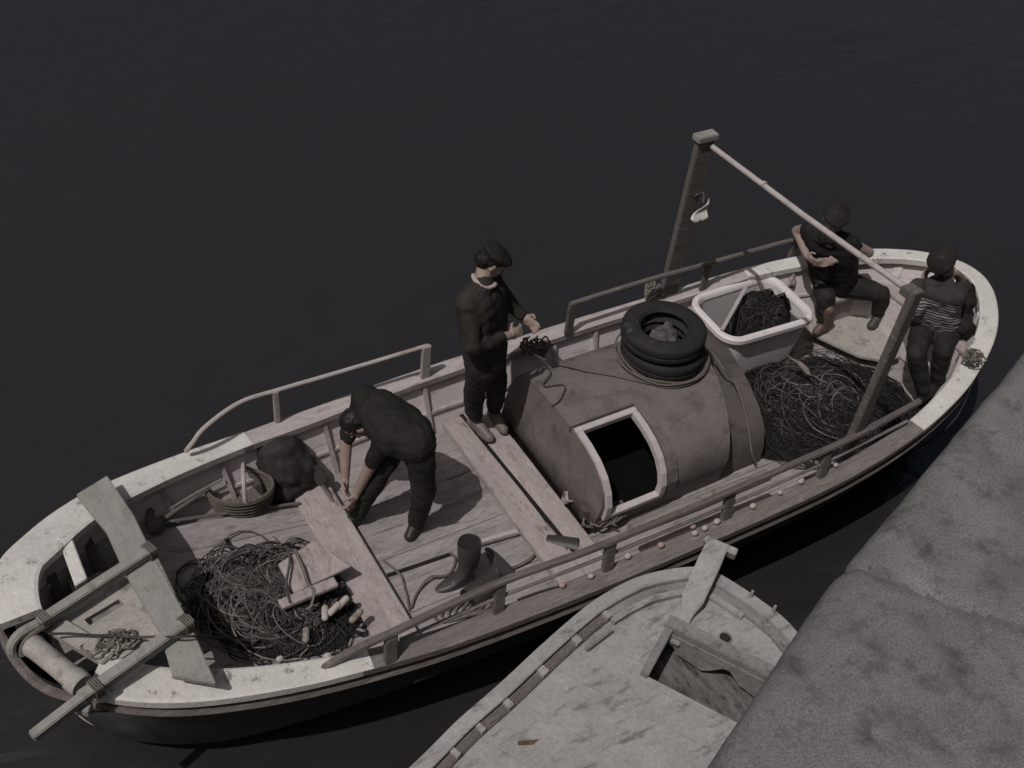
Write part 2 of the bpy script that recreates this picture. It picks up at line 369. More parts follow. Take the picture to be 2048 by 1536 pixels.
# rub rail
mb = MB(); mb.tube([V((p.x, p.y, sheer(p.x) - .10)) for p in offs(loop, -.01)], .028, 6, True); mb.build('rub_rail', 'brown', boat, smooth=True)
# gunwale cap in five lengths, butted end to end
outl = offs(loop, -.035); innl = offs(loop, capw); N = len(loop)
def cap(name, cond, m, zt=.035):
    runs = []; cur = []
    for i in range(N + 1):
        if cond(loop[i % N]): cur.append(i % N)
        elif cur: runs.append(cur); cur = []
    if cur: runs.append(cur)
    if len(runs) > 1 and runs[0][0] == 0 and runs[-1][-1] == 0: runs[0] = runs[-1][:-1] + runs[0]; runs.pop()
    for ru in runs:
        if len(ru) < 2: continue
        mb = MB(); rr = []
        for k, i in enumerate(ru):
            a, c = outl[i], innl[i]; z = sheer(loop[i].x)
            wob = .004 * noise.noise(a * 4)
            rr.append([V((a.x, a.y, z - .02)), V((a.x, a.y, z + zt - .006 + wob)), lerp(V((a.x, a.y, z + zt + wob)), V((c.x, c.y, z + zt)), .08), lerp(V((a.x, a.y, z + zt)), V((c.x, c.y, z + zt)), .92) , V((c.x, c.y, z + zt - .006)), V((c.x, c.y, z - .02))])
        mb.loft(rr, True, True)
        o = mb.build(name, m, boat)
        yield o
BOWX, STX = -1.35, 2.95
list(cap('gunwale', lambda p: p.x <= BOWX + .02 and not (p.x < -2.72 and -.56 < p.y < -.03), 'white'))
list(cap('gunwale', lambda p: p.x >= STX - .04, 'white'))
list(cap('gunwale', lambda p: BOWX - .08 < p.x < STX + .05 and p.y > 0, 'rail_pale', .031))
list(cap('gunwale', lambda p: BOWX - .08 < p.x < STX + .05 and p.y < 0, 'rail_grey', .031))
# ribs up the inside
for i in range(17):
    x = -2.35 + i * .385
    if abs(x - 2.25) < .1: continue
    k = min(range(N), key=lambda j: abs(loop[j].x - x) + (10 if loop[j].y < 0 else 0))
    for sgn in (1, -1):
        mb = MB(); pts = []
        for lv in (ilev(-.03, .05), ilev(-.15, .3), ilev(-.30, .65), ilev(0, 1, -.46)):
            p = lv[k].copy(); p.y *= sgn; p.y -= sgn * .012; pts.append(p)
        for a_, b_ in zip(pts[:-1], pts[1:]): mb.beam(a_, b_, .03, .032, (0, sgn, 0))
        mb.build('rib', 'rail_pale', boat)
# deck boards
FZ = -.45
def fz(x): return FZ if x > -1.14 else -.385 + (-1.14 - x) * .19      # the fore deck rises towards the bow
def PF(px, py, dz=0):                          # the point of the deck seen at (px, py)
    z = FZ
    for _ in range(12): z = fz(P(px, py, z + dz).x)
    return P(px, py, z + dz)
fl = ilev(0, 1, FZ)
def xr(y):                                   # where the floor begins and ends at breadth y
    xs = [p.x for p in fl if abs(p.y) >= abs(y) - .001]
    return (min(xs), max(xs)) if xs else None
mb = MB(); w = .226; y = -.91; rnd = random.Random(3)
while y < .93:
    r = xr(max(abs(y), abs(y + w)) - .03)
    if r and r[1] - r[0] > .3:
        cuts = [r[0] , -1.02, .3 + rnd.uniform(-.01, .01), 2.3, r[1]]
        for a_, b_ in zip(cuts[:-1], cuts[1:]):
            if b_ - a_ > .1:
                dz = rnd.uniform(-.0015, .0015)
                if b_ < -1:
                    za, zb = fz(a_) + dz, fz(-1.141) - .19 * (b_ + 1.14) + dz
                    mb.prism([V((a_, y + .001, za)), V((b_, y + .001, zb)), V((b_, y + w - .002, zb)), V((a_, y + w - .002, za))], (0, 0, -.03))
                else: mb.box(a_ + .001, b_ - .001, y + .001, y + w - .002, FZ - .03, FZ + dz)
    y += w
mb.build('deck', 'deck', boat, bevel=.0015)
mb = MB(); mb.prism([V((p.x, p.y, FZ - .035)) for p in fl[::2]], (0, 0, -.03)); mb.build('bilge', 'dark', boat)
# dark strips stand for the shade in gaps where floor hatches lift out
for a_, b_ in ((PF(775, 1152), PF(905, 1108)), (PF(855, 843), PF(930, 822)), (PF(452, 1078), PF(480, 1130))):
    mb = MB(); mb.beam(a_ + V((0, 0, .004)), b_ + V((0, 0, .004)), .024, .014); mb.build('hatch_gap_strip', 'hull', boat)
# thwarts
def thwart(x0, x1, yh, z, th, name='thwart', m='thwart', nb=2):
    mb = MB(); st = (x1 - x0) / nb
    for i in range(nb): mb.box(x0 + i * st + .003, x0 + (i + 1) * st - .003, -yh, yh, z - th, z + random.uniform(-.003, .003))
    return mb.build(name, m, boat, bevel=.006)
thwart(.12, .52, .905, -.375, .05)
thwart(-1.14, -.87, .87, -.36, .05, nb=1)
mb = MB(); mb.beam(P(872, 772, -.40), P(1150, 1112, -.40), .03, .05); mb.build('thwart_shadow_strip', 'hull', boat)  # dark strip painting the shadow line along the thwart's forward edge
mb = MB(); mb.box(3.60, 3.92, .50, .80, -.10, -.06); mb.box(3.63, 3.89, .53, .77, -.44, -.101); mb.build('corner_seat', 'thwart', boat, bevel=.006)
# stern platform and bench
mb = MB(); pl = [P(*q, -.33) for q in [(1645, 612), (1705, 585), (1795, 660), (1800, 712), (1772, 722), (1720, 712), (1672, 690), (1600, 655)]]
mb.prism(pl, (0, 0, -.03)); mb.build('stern_platform', 'foredeck', boat, bevel=.006)
sb = [p for p in offs(loop, .12) if p.x > 4.02]
sb = sorted(sb, key=lambda p: math.atan2(p.y, p.x - 3.0))
mb = MB(); mb.prism([V((p.x, p.y, .02)) for p in sb], (0, 0, -.035)); mb.build('stern_bench', 'thwart', boat, bevel=.006)
mb = MB(); mb.prism([V((4.03, -.46, -.02)), V((4.03, .52, -.02)), V((4.055, .52, -.02)), V((4.055, -.46, -.02))], (0, 0, -.41)); mb.build('bench_front', 'white_in', boat)
for a_, b_ in (((1786, 560), (1806, 508)), ((1932, 668), (1962, 628)), ((1862, 548), (1905, 575))):
    mb = MB(); mb.beam(P(*a_, .05), P(*b_, .27), .075, .05); mb.build('knee', 'white', boat, bevel=.008)
# bow: flat plank across, panel, poles and roller
mb = MB(); A = [P(152, 988, .31), P(214, 950, .31), P(268, 1030, .31), P(308, 1113, .31), P(378, 1242, .31), P(432, 1366, .31), P(345, 1352, .31), P(318, 1260, .31), P(248, 1142, .31), P(212, 1062, .31)]
mb.prism(A, (0, 0, -.035)); mb.build('bow_plank', 'greenish', boat, bevel=.005)
mb = MB(); mb.prism([P(112, 1066, .235), P(136, 1056, .235), P(174, 1156, .235), P(150, 1172, .235)], (0, 0, -.04)); mb.build('bow_bar', 'white', boat, bevel=.005)
# foredeck panel with its slot cut through: four pieces of one board
c = [P(106, 1216, .24), P(236, 1140, .24), P(350, 1250, .24), P(212, 1335, .24)]
def bil(u, v): return lerp(lerp(c[0], c[3], u), lerp(c[1], c[2], u), v)
mb = MB()
for u0, u1, v0, v1 in ((0, .34, 0, 1), (.44, 1, 0, 1), (.34, .44, 0, .20), (.34, .44, .72, 1)):
    mb.prism([bil(u0, v0), bil(u0, v1), bil(u1, v1), bil(u1, v0)], (0, 0, -.03))
mb.build('foredeck_panel', 'foredeck', boat)
mb = MB(); mb.beam(P(95, 1242, .25), P(220, 1318, .25), .10, .05); mb.build('bow_sill', 'foredeck', boat, bevel=.006)
mb = MB(); p1 = [P(306, 1098, .345), P(180, 1180, .345), P(78, 1246, .345)]; mb.beam(p1[0], p1[2], .062, .055)
mb.tube(cr([p1[2], P(42, 1266, .34), P(24, 1288, .31), P(24, 1306, .26)], 5), .028, 8)
mb.build('bow_pole', 'greenish', boat, bevel=.006)
mb = MB(); mb.tube(cr([P(96, 1248, .33), P(66, 1268, .33), P(46, 1290, .30), P(44, 1312, .25)], 5), .016, 7); mb.build('iron_hook', 'rope', boat, smooth=True)
mb = MB(); mb.beam(P(384, 1240, .345), P(160, 1398, .345), .066, .06)
mb.beam(P(172, 1390, .345), P(64, 1474, .34), .055, .05)
mb.build('bow_pole', 'greenish', boat, bevel=.006)
mb = MB(); mb.prism([P(155, 1392, .30), P(184, 1402, .30), P(176, 1424, .30), P(150, 1420, .30)], (0, 0, -.05)); mb.build('pole_cleat', 'greenish', boat, bevel=.004)
ra, rb = P(62, 1288, .31), P(165, 1372, .31); rl = (rb - ra).length; ax = (rb - ra).normalized()
mb = MB(); mb.lathe(ra, [(.02, 0), (.055, .003), (.062, .02), (.058, .05), (.056, rl * .5), (.058, rl * .8), (.060, rl * .8 + .004), (.066, rl * .82), (.066, rl - .02), (.06, rl), (.02, rl + .002)], ax, 24, caps=True)
mb.build('roller', 'foredeck', boat, smooth=True)
for q, dd in (((300, 1102, .345), (.9, .3, 0)), ((372, 1248, .345), (.9, .3, 0)), ((88, 1240, .335), (.9, .3, 0)), ((192, 1376, .345), (.9, .3, 0))):
    mb = MB(); c_ = P(*q); d_ = V(dd).normalized(); u = V((-d_.y, d_.x, 0)); w_ = V((0, 0, 1))
    for k in range(4):
        mb.tube([c_ + d_ * (k * .013 - .02) + u * .040 * max(-1, min(1, 1.35 * math.cos(a_ * .3927))) + w_ * .036 * max(-1, min(1, 1.35 * math.sin(a_ * .3927))) for a_ in range(16)], .0065, 5, True)
    mb.build('lashing', 'rope', boat, smooth=True)
# frames seen down in the bow opening
for q in ((130, 1100, 190, 1180), (165, 1065, 205, 1150), (100, 1150, 130, 1220)):
    mb = MB(); mb.beam(P(q[0], q[1], .0), P(q[2], q[3], -.2), .06, .05); mb.build('bow_frame', 'brown', boat)
# side rails
def rail(path, r, posts, m, flat=False):
    mb = MB(); mb.tube(cr(path, 6), r, 8); rl_ = mb.build('rail', m, boat, smooth=True)
    for (a_, b_, w_, t_) in posts:
        mb = MB(); mb.beam(a_, b_, w_, t_, (0, 1, 0)); mb.build('post', m, rl_, bevel=.006)
nr = [P(640, 1342, .06), P(690, 1310, .12), P(740, 1285, .22), P(800, 1258, .25), P(1000, 1165, .25), P(1230, 1080, .25), P(1640, 905, .26), P(1752, 850, .26), P(1838, 803, .22)]
def npost(px, py): 
    q = P(px, py, .24); return (V((q.x, q.y, .24)), V((q.x - .02, q.y - .045, .02)), .075, .04)
rail(nr, .026, [npost(782, 1268), npost(1000, 1166), npost(1222, 1084), npost(1462, 982), npost(1655, 900)], 'brown')
mb = MB(); mb.tube(cr([P(800, 1280, .13), P(1010, 1190, .13), P(1222, 1108, .13), P(1470, 1004, .13), P(1650, 925, .13), P(1815, 842, .13)], 6), .012, 6); mb.build('lower_rail', 'rail_grey', boat, smooth=True)
fr = [P(372, 902, .16), P(385, 886, .22), P(412, 853, .30), P(480, 805, .32), P(560, 779, .32), P(700, 738, .32), P(856, 691, .32)]
def fpost(px, py, w_=.06):
    q = P(px, py, .32); return (V((q.x, q.y, .33)), V((q.x, q.y + .0, .02)), w_, .03)
rail(fr, .016, [fpost(551, 784, .04), fpost(853, 694, .07)], 'rail_pale')
rail([P(1142, 608, .32), P(1270, 568, .32), P(1420, 526, .32), P(1596, 478, .33), P(1680, 470, .35)], .020, [fpost(1146, 608, .07), fpost(1418, 528, .06), fpost(1592, 480, .06)], 'brown')
# gantry of two plank posts and a cross bar
gfar = V((2.25, 1.08, 0)); gnear = V((2.33, -.93, 0))
def gpost(g, ztop, wb, wt, m):
    rr = []
    for z, w_ in ((-.05, wb), (.5, (wb + wt) / 2), (ztop, wt)):
        rr.append([V((g.x - w_ / 2, g.y - .028, z)), V((g.x + w_ / 2, g.y - .028, z)), V((g.x + w_ / 2, g.y + .028, z)), V((g.x - w_ / 2, g.y + .028, z))])
    mb = MB(); mb.loft(rr); return mb.build('gantry_post', m, boat, bevel=.006)
pf = gpost(gfar, 1.45, .16, .145, 'brown')
mb = MB(); mb.box(gfar.x - .09, gfar.x + .09, gfar.y - .045, gfar.y + .045, 1.452, 1.50); mb.build('post_cap', 'greenish', pf, bevel=.006)
pn = gpost(gnear, 1.50, .095, .085, 'brown')
mb = MB(); mb.tube([gfar + V((.04, -.05, 1.41)), lerp(gfar + V((.04, -.05, 1.41)), gnear + V((.0, .05, 1.46)), .5) + V((0, 0, -.012)), gnear + V((.0, .05, 1.46))], .021, 10)
mb.tube([lerp(gfar + V((.04, -.05, 1.41)), gnear + V((.0, .05, 1.46)), .288), lerp(gfar + V((.04, -.05, 1.41)), gnear + V((.0, .05, 1.46)), .30)], .026, 10)
mb.build('cross_bar', 'rail_pale', boat, smooth=True)
mb = MB(); mb.obox(gnear + V((0, .05, 1.46)), (.05, 0, 0), (0, .035, 0), (0, 0, .03)); mb.build('clamp', 'tin', boat, bevel=.006)
# ---- cabin: arched section lofted along x, hatch left open on the near curve
sec = [(.80, -.45), (.79, -.20), (.76, -.02), (.70, .09), (.60, .145), (.40, .160), (.20, .165), (.06, .160), (-.04, .152), (-.155, .132), (-.275, .092), (-.375, .025), (-.438, -.06), (-.468, -.15), (-.462, -.24), (-.43, -.45)]
def sx0(i): return .56 + .06 * max(0, min(1, (sec[i][1] + .4) / .5))
def sx1(i): y_, z_ = sec[i]; return 1.70 + .24 * max(0, min(1, (y_ + .45) / .6)) 
H0, H1, I0, I1 = .665, 1.085, 8, 14             # hatch from x H0 to H1, section index I0..I1
cols = []
for i in range(len(sec)):
    a_, b_ = sx0(i), sx1(i)
    cols.append([a_, H0, H0 + (H1 - H0) * .5, H1, H1 + (b_ - H1) * .33, H1 + (b_ - H1) * .66, b_])
mb = MB(); nx = 7; vs = []; fs = []
for k in range(nx):
    for i, (y_, z_) in enumerate(sec): vs.append(V((cols[i][k], y_, z_)))
ns = len(sec)
for k in range(nx - 1):
    for i in range(ns - 1):
        if k in (1, 2) and I0 <= i < I1: continue
        fs.append((k * ns + i, k * ns + i + 1, (k + 1) * ns + i + 1, (k + 1) * ns + i))
fs.append(list(range(ns))); fs.append([(nx - 1) * ns + i for i in range(ns - 1, -1, -1)])
mb.add(vs, fs)
me = mb.mesh('cabin'); cab = link('cabin', me, ['cabin', 'shade_black'], boat)
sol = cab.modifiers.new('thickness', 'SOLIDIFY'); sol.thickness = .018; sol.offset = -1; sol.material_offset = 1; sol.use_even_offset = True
me.polygons.foreach_set('use_smooth', [True] * len(me.polygons)); me.set_sharp_from_angle(angle=math.radians(35))
# roof edge moulding along the bow end
def arc(i0, i1, x, out, zl=0):
    r_ = []
    for i in range(i0, i1 + 1):
        y_, z_ = sec[i]
        t = V((0, sec[min(i + 1, ns - 1)][0] - sec[max(i - 1, 0)][0], sec[min(i + 1, ns - 1)][1] - sec[max(i - 1, 0)][1])).normalized()
        nrm = V((0, t.z, -t.y))
        if nrm.dot(V((0, y_ - .18, z_ + .6))) < 0: nrm = -nrm
        r_.append((V((x if not callable(x) else x(i), y_, z_)), nrm))
    return r_
def strip(name, m, x0, x1, i0, i1, h0, h1, parent):
    mb = MB(); rr = []
    for (p, q) in arc(i0, i1, 0, 0):
        rr.append([V((x0, p.y, p.z)) + q * h0, V((x0, p.y, p.z)) + q * h1, V((x1, p.y, p.z)) + q * h1, V((x1, p.y, p.z)) + q * h0])
    mb.loft(rr); return mb.build(name, m, parent, bevel=.003)
fw = .044
hf = MB()
for (x0, x1) in ((H0 - fw, H0 + .004), (H1 - .004, H1 + fw)):
    rr = []
    for (p, q) in arc(I0, I1, 0, 0): rr.append([V((x0, p.y, p.z)) - q * .03, V((x0, p.y, p.z)) + q * .024, V((x1, p.y, p.z)) + q * .024, V((x1, p.y, p.z)) - q * .03])
    hf.loft(rr)
for i, sg in ((I0, 1), (I1, -1)):
    (p, q) = arc(i, i, 0, 0)[0]; tt = V((0, q.z, -q.y)) * (1 if sg > 0 else -1)
    if (tt.z > 0) != (sg > 0) and abs(tt.z) > .2: tt = -tt
    if i == I0 and tt.y < 0: tt = -tt
    cc = V(((H0 + H1) / 2, p.y, p.z)) + tt * fw * .48
    hf.obox(cc + q * -.002, ((H1 - H0) / 2 + fw, 0, 0), tt * fw / 2, q * .025)
hf.build('hatch_frame', 'frame', cab, bevel=.004)
strip('hatch_slide', 'cabin', H1 + fw + .012, H1 + fw + .10, I0 - 1, ns - 2, .0, .018, cab)
hh = arc(I0, I0, 0, 0)[0]; mb = MB(); mb.box(H0 - fw - .015, H1 + fw + .015, hh[0].y + .062, hh[0].y + .082, hh[0].z - .02, hh[0].z + .026); mb.build('hatch_head', 'brown', cab, bevel=.003)
mb = MB(); mb.box(.66, 1.66, -.41, .70, -.446, -.405); mb.build('cabin_floor', 'shade_black', cab)  # floor blackened to paint the shade below the hatch
# lower after-part of the cabin
mb = MB(); rr = []; ec = [(.76, -.45), (.74, -.10), (.64, -.02), (.30, .0), (.0, -.01), (-.20, -.055), (-.34, -.14), (-.40, -.26), (-.41, -.45)]
for xk, dz in ((1.80, 0), (2.20, -.015), (2.30, -.03), (2.315, -.06)):
    rr.append([V((xk + .28 * (y_ - .2) * (.6 if xk < 2 else 1), y_ * (1 if xk < 2.31 else .97), max(-.45, z_ + dz))) for y_, z_ in ec])
mb.loft(rr); mb.build('engine_cover', 'cover', boat, smooth=True)

# ================================================================== MOORED BOAT
B2Z = .06
b2 = empty('moored_boat', (0.1, -1.9, WATER_Z), 'chalky white decked boat with upright stem wedged between the quay and the larger boat', 'boat')
oL = [P(*q, B2Z) for q in [(700, 1660), (840, 1530), (920, 1450), (1000, 1380), (1100, 1287), (1190, 1212), (1270, 1168), (1340, 1150), (1402, 1146)]]
oR = [P(*q, B2Z) for q in [(1440, 1162), (1500, 1200), (1560, 1245), (1600, 1290), (1650, 1350)]]
oR += [oR[-1] + V((-.12, -.35, 0)), oR[-1] + V((-.35, -.8, 0))]
out2 = cr(oL + oR, 6)
cen2 = V((-.35, -2.35, B2Z))
def off2(lp, d):
    o_ = []
    for i, p in enumerate(lp):
        t = (lp[min(i + 1, len(lp) - 1)] - lp[max(i - 1, 0)]).normalized(); nn = V((-t.y, t.x, 0))
        if nn.dot(cen2 - p) < 0: nn = -nn
        o_.append(p + nn * d)
    return o_
mb = MB(); a0 = out2
def dn(lp, s, z): return [V((cen2.x + (p.x - cen2.x) * s, cen2.y + (p.y - cen2.y) * s, z)) for p in lp]
mb.loft([dn(a0, 1, B2Z - .02), dn(a0, .985, B2Z - .2), dn(a0, .93, -.5), dn(a0, .82, -.95), dn(a0, .6, -1.2)], True, False); mb.add(dn(a0, .6, -1.2), [list(range(len(a0)))]); mb.build('hull', 'hull', b2, smooth=True)
def band(name, m, d0, d1, z0, z1, i0=0, i1=None, bev=.004):
    A_, B_ = off2(out2, d0)[i0:i1], off2(out2, d1)[i0:i1]; mb = MB()
    mb.loft([[V((p.x, p.y, z0)), V((p.x, p.y, z1)), V((q.x, q.y, z1)), V((q.x, q.y, z0))] for p, q in zip(A_, B_)]); return mb.build(name, m, b2, bevel=bev)
band('gunwale', 'b2white', -.015, .07, B2Z - .03, B2Z + .045)
band('waterway', 'b2grey', .073, .125, B2Z - .03, B2Z + .012)
band('waterway', 'b2white', .128, .165, B2Z - .03, B2Z + .02, 30, 62)
lpm = off2(out2, .10)
for k in range(7):                             # bare insets with white blocks between them
    i0 = 1 + k * 4.2; 
    def at(t): i = int(t); return lerp(lpm[i], lpm[min(i + 1, len(lpm) - 1)], t - i)
    mb = MB(); mb.beam(at(i0) + V((0, 0, .018)), at(i0 + 3.2) + V((0, 0, .018)), .042, .010); mb.build('scupper_inset', 'b2dark', b2)
    mb = MB(); mb.beam(at(i0 + 3.35) + V((0, 0, .022)), at(i0 + 4.05) + V((0, 0, .022)), .052, .03); mb.build('scupper_block', 'b2white', b2, bevel=.003)
# deck in strips that follow the port side; a hatch opening is left clear
DZ = B2Z - .015
hc = [P(1345, 1262, DZ), P(1525, 1352, DZ), P(1490, 1425, DZ), P(1288, 1352, DZ)]
inn2 = off2(out2, .12)
uu = (hc[1] - hc[0]).normalized(); vv = V((uu.y, -uu.x, 0))
if vv.dot(hc[3] - hc[0]) < 0: vv = -vv
hu1 = (hc[1] - hc[0]).length + .06; hv1 = (hc[3] - hc[0]).dot(vv)
def clip(poly, p0, nrm):                        # keep the side where (p - p0).nrm >= 0
    o_ = []
    for i in range(len(poly)):
        a_, b_ = poly[i], poly[(i + 1) % len(poly)]; da, db = (a_ - p0).dot(nrm), (b_ - p0).dot(nrm)
        if da >= 0: o_.append(a_)
        if da * db < 0: o_.append(lerp(a_, b_, da / (da - db)))
    return o_
mb = MB(); full = [V((p.x, p.y, DZ)) for p in inn2]
hs = lambda u_, v_: hc[0] + uu * u_ + vv * v_
vcut = []; v_ = -1.5
while v_ < 2.4: vcut.append(v_); v_ += .30
for va, vb in zip(vcut[:-1], vcut[1:]):
    st = clip(clip(full, hs(0, va + .0012), vv), hs(0, vb - .0012), -vv)
    if len(st) < 3: continue
    lo, hi = max(va, 0), min(vb, hv1)
    if hi - lo < 1e-3: pieces = [st]
    else:
        pieces = [clip(st, hs(0, 0), -uu), clip(st, hs(hu1, 0), uu)]
        mid = clip(clip(st, hs(0, 0), uu), hs(hu1, 0), -uu)
        if va < 0: pieces.append(clip(mid, hs(0, 0), -vv))
        if vb > hv1: pieces.append(clip(mid, hs(0, hv1), vv))
    for q in pieces:
        if len(q) >= 3: mb.prism(q, (0, 0, -.03))
mb.build('deck', 'b2white', b2)
mb = MB(); mb.prism([hs(-.1, -.1) + V((0, 0, -.22)), hs(hu1 + .1, -.1) + V((0, 0, -.22)), hs(hu1 + .1, hv1 + .1) + V((0, 0, -.22)), hs(-.1, hv1 + .1) + V((0, 0, -.22))], (0, 0, -.02)); mb.build('hold_floor', 'hold', b2)
# coaming
mb = MB(); mb.beam(hs(-.05, -.02) + V((0, 0, .015)), hs(hu1, -.02) + V((0, 0, .015)), .085, .09); co = mb.build('hatch_coaming', 'b2grey', b2, bevel=.006)
mb = MB(); mb.beam(hs(-.02, .025) + V((0, 0, .01)), hs(-.02, hv1 + .01) + V((0, 0, .01)), .05, .075); mb.build('coaming_side', 'b2grey', co, bevel=.005)
mb = MB(); mb.beam(hs(.0, hv1 + .02) + V((0, 0, .0)), hs(hu1, hv1 + .02) + V((0, 0, .0)), .05, .02); mb.build('coaming_side', 'b2white', co, bevel=.004)
mb = MB(); pts = [hs(u_, .03) + V((0, 0, .012)) for u_ in (0, hu1)]; low = [hs(hu1 * t, .03 + .004 * math.sin(t * 20)) + V((0, 0, -.03 - .13 * abs(math.sin(t * 5.2)) - .02 * random.random())) for t in [1 - i / 16 for i in range(17)]]
mb.prism(pts + low, vv * .008); mb.build('torn_cover', 'b2grey', co)
mb = MB(); mb.lathe(P(1450, 1277, DZ + .001), [(.002, .0015), (.034, .0015), (.034, .010), (.042, .008), (.044, 0)], seg=24); mb.mi = [1 if i < 24 else 0 for i in range(len(mb.f))]; mb.build('deck_pipe', ['b2grey', 'dark'], b2)  # black disc inside the ring paints the shade of an open hole
# stem
s0, s1 = P(1358, 1262, .02), P(1432, 1098, .20)
mb = MB(); sd = (s1 - s0); sl = sd.length; sd.normalize(); sx = sd.cross(V((0, 0, 1))).normalized(); su = sx.cross(sd)
rr = []
for t, w_, h_ in ((0, .035, .03), (.18, .04, .035), (.32, .066, .05), (.75, .070, .06), (1.0, .066, .06)):
    c_ = s0 + sd * sl * t + V((0, 0, .03 * math.sin(t * 3))); rr.append([c_ + sx * w_ + su * h_, c_ - sx * w_ + su * h_, c_ - sx * w_ - su * h_, c_ + sx * w_ - su * h_])
mb.loft(rr); stm = mb.build('stem', 'b2white', b2, bevel=.006)
mb = MB(); e_ = s1 + sd * .02
mb.beam(e_ - sx * .085 + su * .0, e_ + sx * .125 + su * .0, .045, .09, su); mb.build('stem_head', 'b2white', stm, bevel=.006)
mb = MB(); mb.beam(s0 - sd * .10 + V((0, 0, .01)), s0 + V((0, 0, .01)), .075, .06); mb.build('stem_foot', 'b2grey', stm, bevel=.005)
for q in ((1500, 1196), (1545, 1226)):
    mb = MB(); mb.tube([P(*q, B2Z + .03), P(*q, B2Z + .03) + V((0, 0, .07))], [.014, .009], 7); mb.build('belaying_peg', 'b2white', b2)
mb = MB(); mb.beam(P(1172, 1298, B2Z + .01), P(1222, 1260, B2Z + .01), .03, .04); mb.build('deck_cleat', 'b2grey', b2, bevel=.006)
mb = MB(); q = [P(1036, 1482, DZ + .004), P(1078, 1478, DZ + .008), P(1066, 1489, DZ + .004), P(1036, 1490, DZ + .006)]; mb.prism(q, (0, 0, -.003))
tag(mb.build('metal_scrap', 'rust'), 'small rust brown scrap lying on the white deck of the moored boat', 'scrap')

# ================================================================== THINGS ABOARD
# two tyres
ROOF = .162
def tyre(c, tilt, label):
    t = empty('tyre', c, label, 'tyre', 'old tyres stacked on the cabin roof')
    R_, r_, w_ = .31, .172, .15; prof = []
    for a_, b_ in ((r_, .03), (r_ + .02, .006), (.25, 0), (R_ - .02, .012), (R_ - .003, .03), (R_, .05), (R_, .06), (R_ - .010, .066), (R_ - .010, .074), (R_, .08), (R_, .10), (R_ - .003, .12), (R_ - .02, .138), (.25, .15), (r_ + .02, .144), (r_, .12), (r_ + .035, .10), (r_ + .055, .075), (r_ + .035, .05)):
        prof.append((a_, b_))
    mb = MB(); mb.lathe(c, prof, V(tilt), 56, True); ax_ = V(tilt).normalized(); u = ax_.orthogonal().normalized(); w = ax_.cross(u)
    for k in range(60):
        a_ = 2 * math.pi * k / 60
        for zz, sk in ((.048, .012), (.102, -.012)):
            d_ = u * math.cos(a_) + w * math.sin(a_); tn = ax_.cross(d_)
            mb.obox(V(c) + d_ * (R_ - .003) + ax_ * zz, tn * .009, ax_ * .013 + tn * sk, d_ * .003)
    mb.build('carcass', 'rubber', t, smooth=True)
    mb = MB(); mb.lathe(V(c) + ax_ * .148, [(.21, 0), (.222, .004), (.232, .004), (.24, 0)], ax_, 48); mb.build('bead', 'rubber', t, smooth=True)
    return t
TC = V((1.63, .37, ROOF))
tyre(TC, (.01, .0, 1), 'lower black tyre resting on the cabin roof')
tyre(TC + V((-.012, .015, .152)), (-.02, .03, 1), 'upper black tyre with a worn rim on top of its stack')
mb = MB(); mb.ell(TC + V((0, .02, .185)), (.11, 0, 0), (0, .10, 0), (0, 0, .045))
mb.capsule(TC + V((-.09, -.05, .18)), .05, TC + V((.08, .07, .18)), .05)
tag(blob(mb, 'rope_bundle', 'strand_d', voxel=.012, disp=.02, dscale=22), 'dull brown bundle lying inside the upper tyre', 'bundle')
def coil_on(c, r, n_, jit, z0, rad, z1=0):
    mb = MB()
    for k in range(n_):
        ph = random.random() * 6.28; rr_ = r * random.uniform(.95, 1.08); ox, oy = random.uniform(-jit, jit), random.uniform(-jit, jit); zz = z0 + random.random() * z1
        mb.tube([V((c.x + ox + rr_ * math.cos(a_ * .2244 + ph), c.y + oy + rr_ * math.sin(a_ * .2244 + ph), zz + .006 * math.sin(a_ * 1.3 + ph))) for a_ in range(28)], rad, 5, True)
    return mb
mb = coil_on(TC, .335, 4, .02, ROOF + .012, .008, .05)
tag(mb.build('rope_coil', 'rope', smooth=True), 'thin rope wound round the foot of the tyre stack', 'rope')
# rope from the standing man's hands down to the roof and tyres
def rope(pts, r, name, m, label, seg=6, sub=8):
    mb = MB(); q = cr(pts, sub); q = [p + V((noise.noise(p * 9), noise.noise(p * 9 + V((4, 0, 0))), 0)) * .006 for p in q]
    mb.tube(q, r, seg); return tag(mb.build(name, m, smooth=True), label, 'rope')
rope([P(1060, 672, .60), P(1050, 690, .40), P(1072, 712, .19), P(1150, 737, .175), P(1230, 752, .175), P(1300, 768, .18)], .006, 'rope', 'rope', 'thin line from the standing man across the cabin roof to the tyres')
rope([P(1085, 720, .175), P(1100, 745, .175), P(1088, 772, .175), P(1128, 770, .175), P(1120, 800, .175), P(1105, 812, .175)], .005, 'rope', 'strand_d', 'loose kinked dark line on the bow corner of the cabin roof')
rope([P(1425, 705, .17), P(1445, 735, .16), P(1470, 765, .05), P(1492, 830, -.06), P(1503, 900, -.25), P(1512, 930, -.40)], .008, 'rope', 'rope', 'single pale rope hanging over the after end of the cabin')
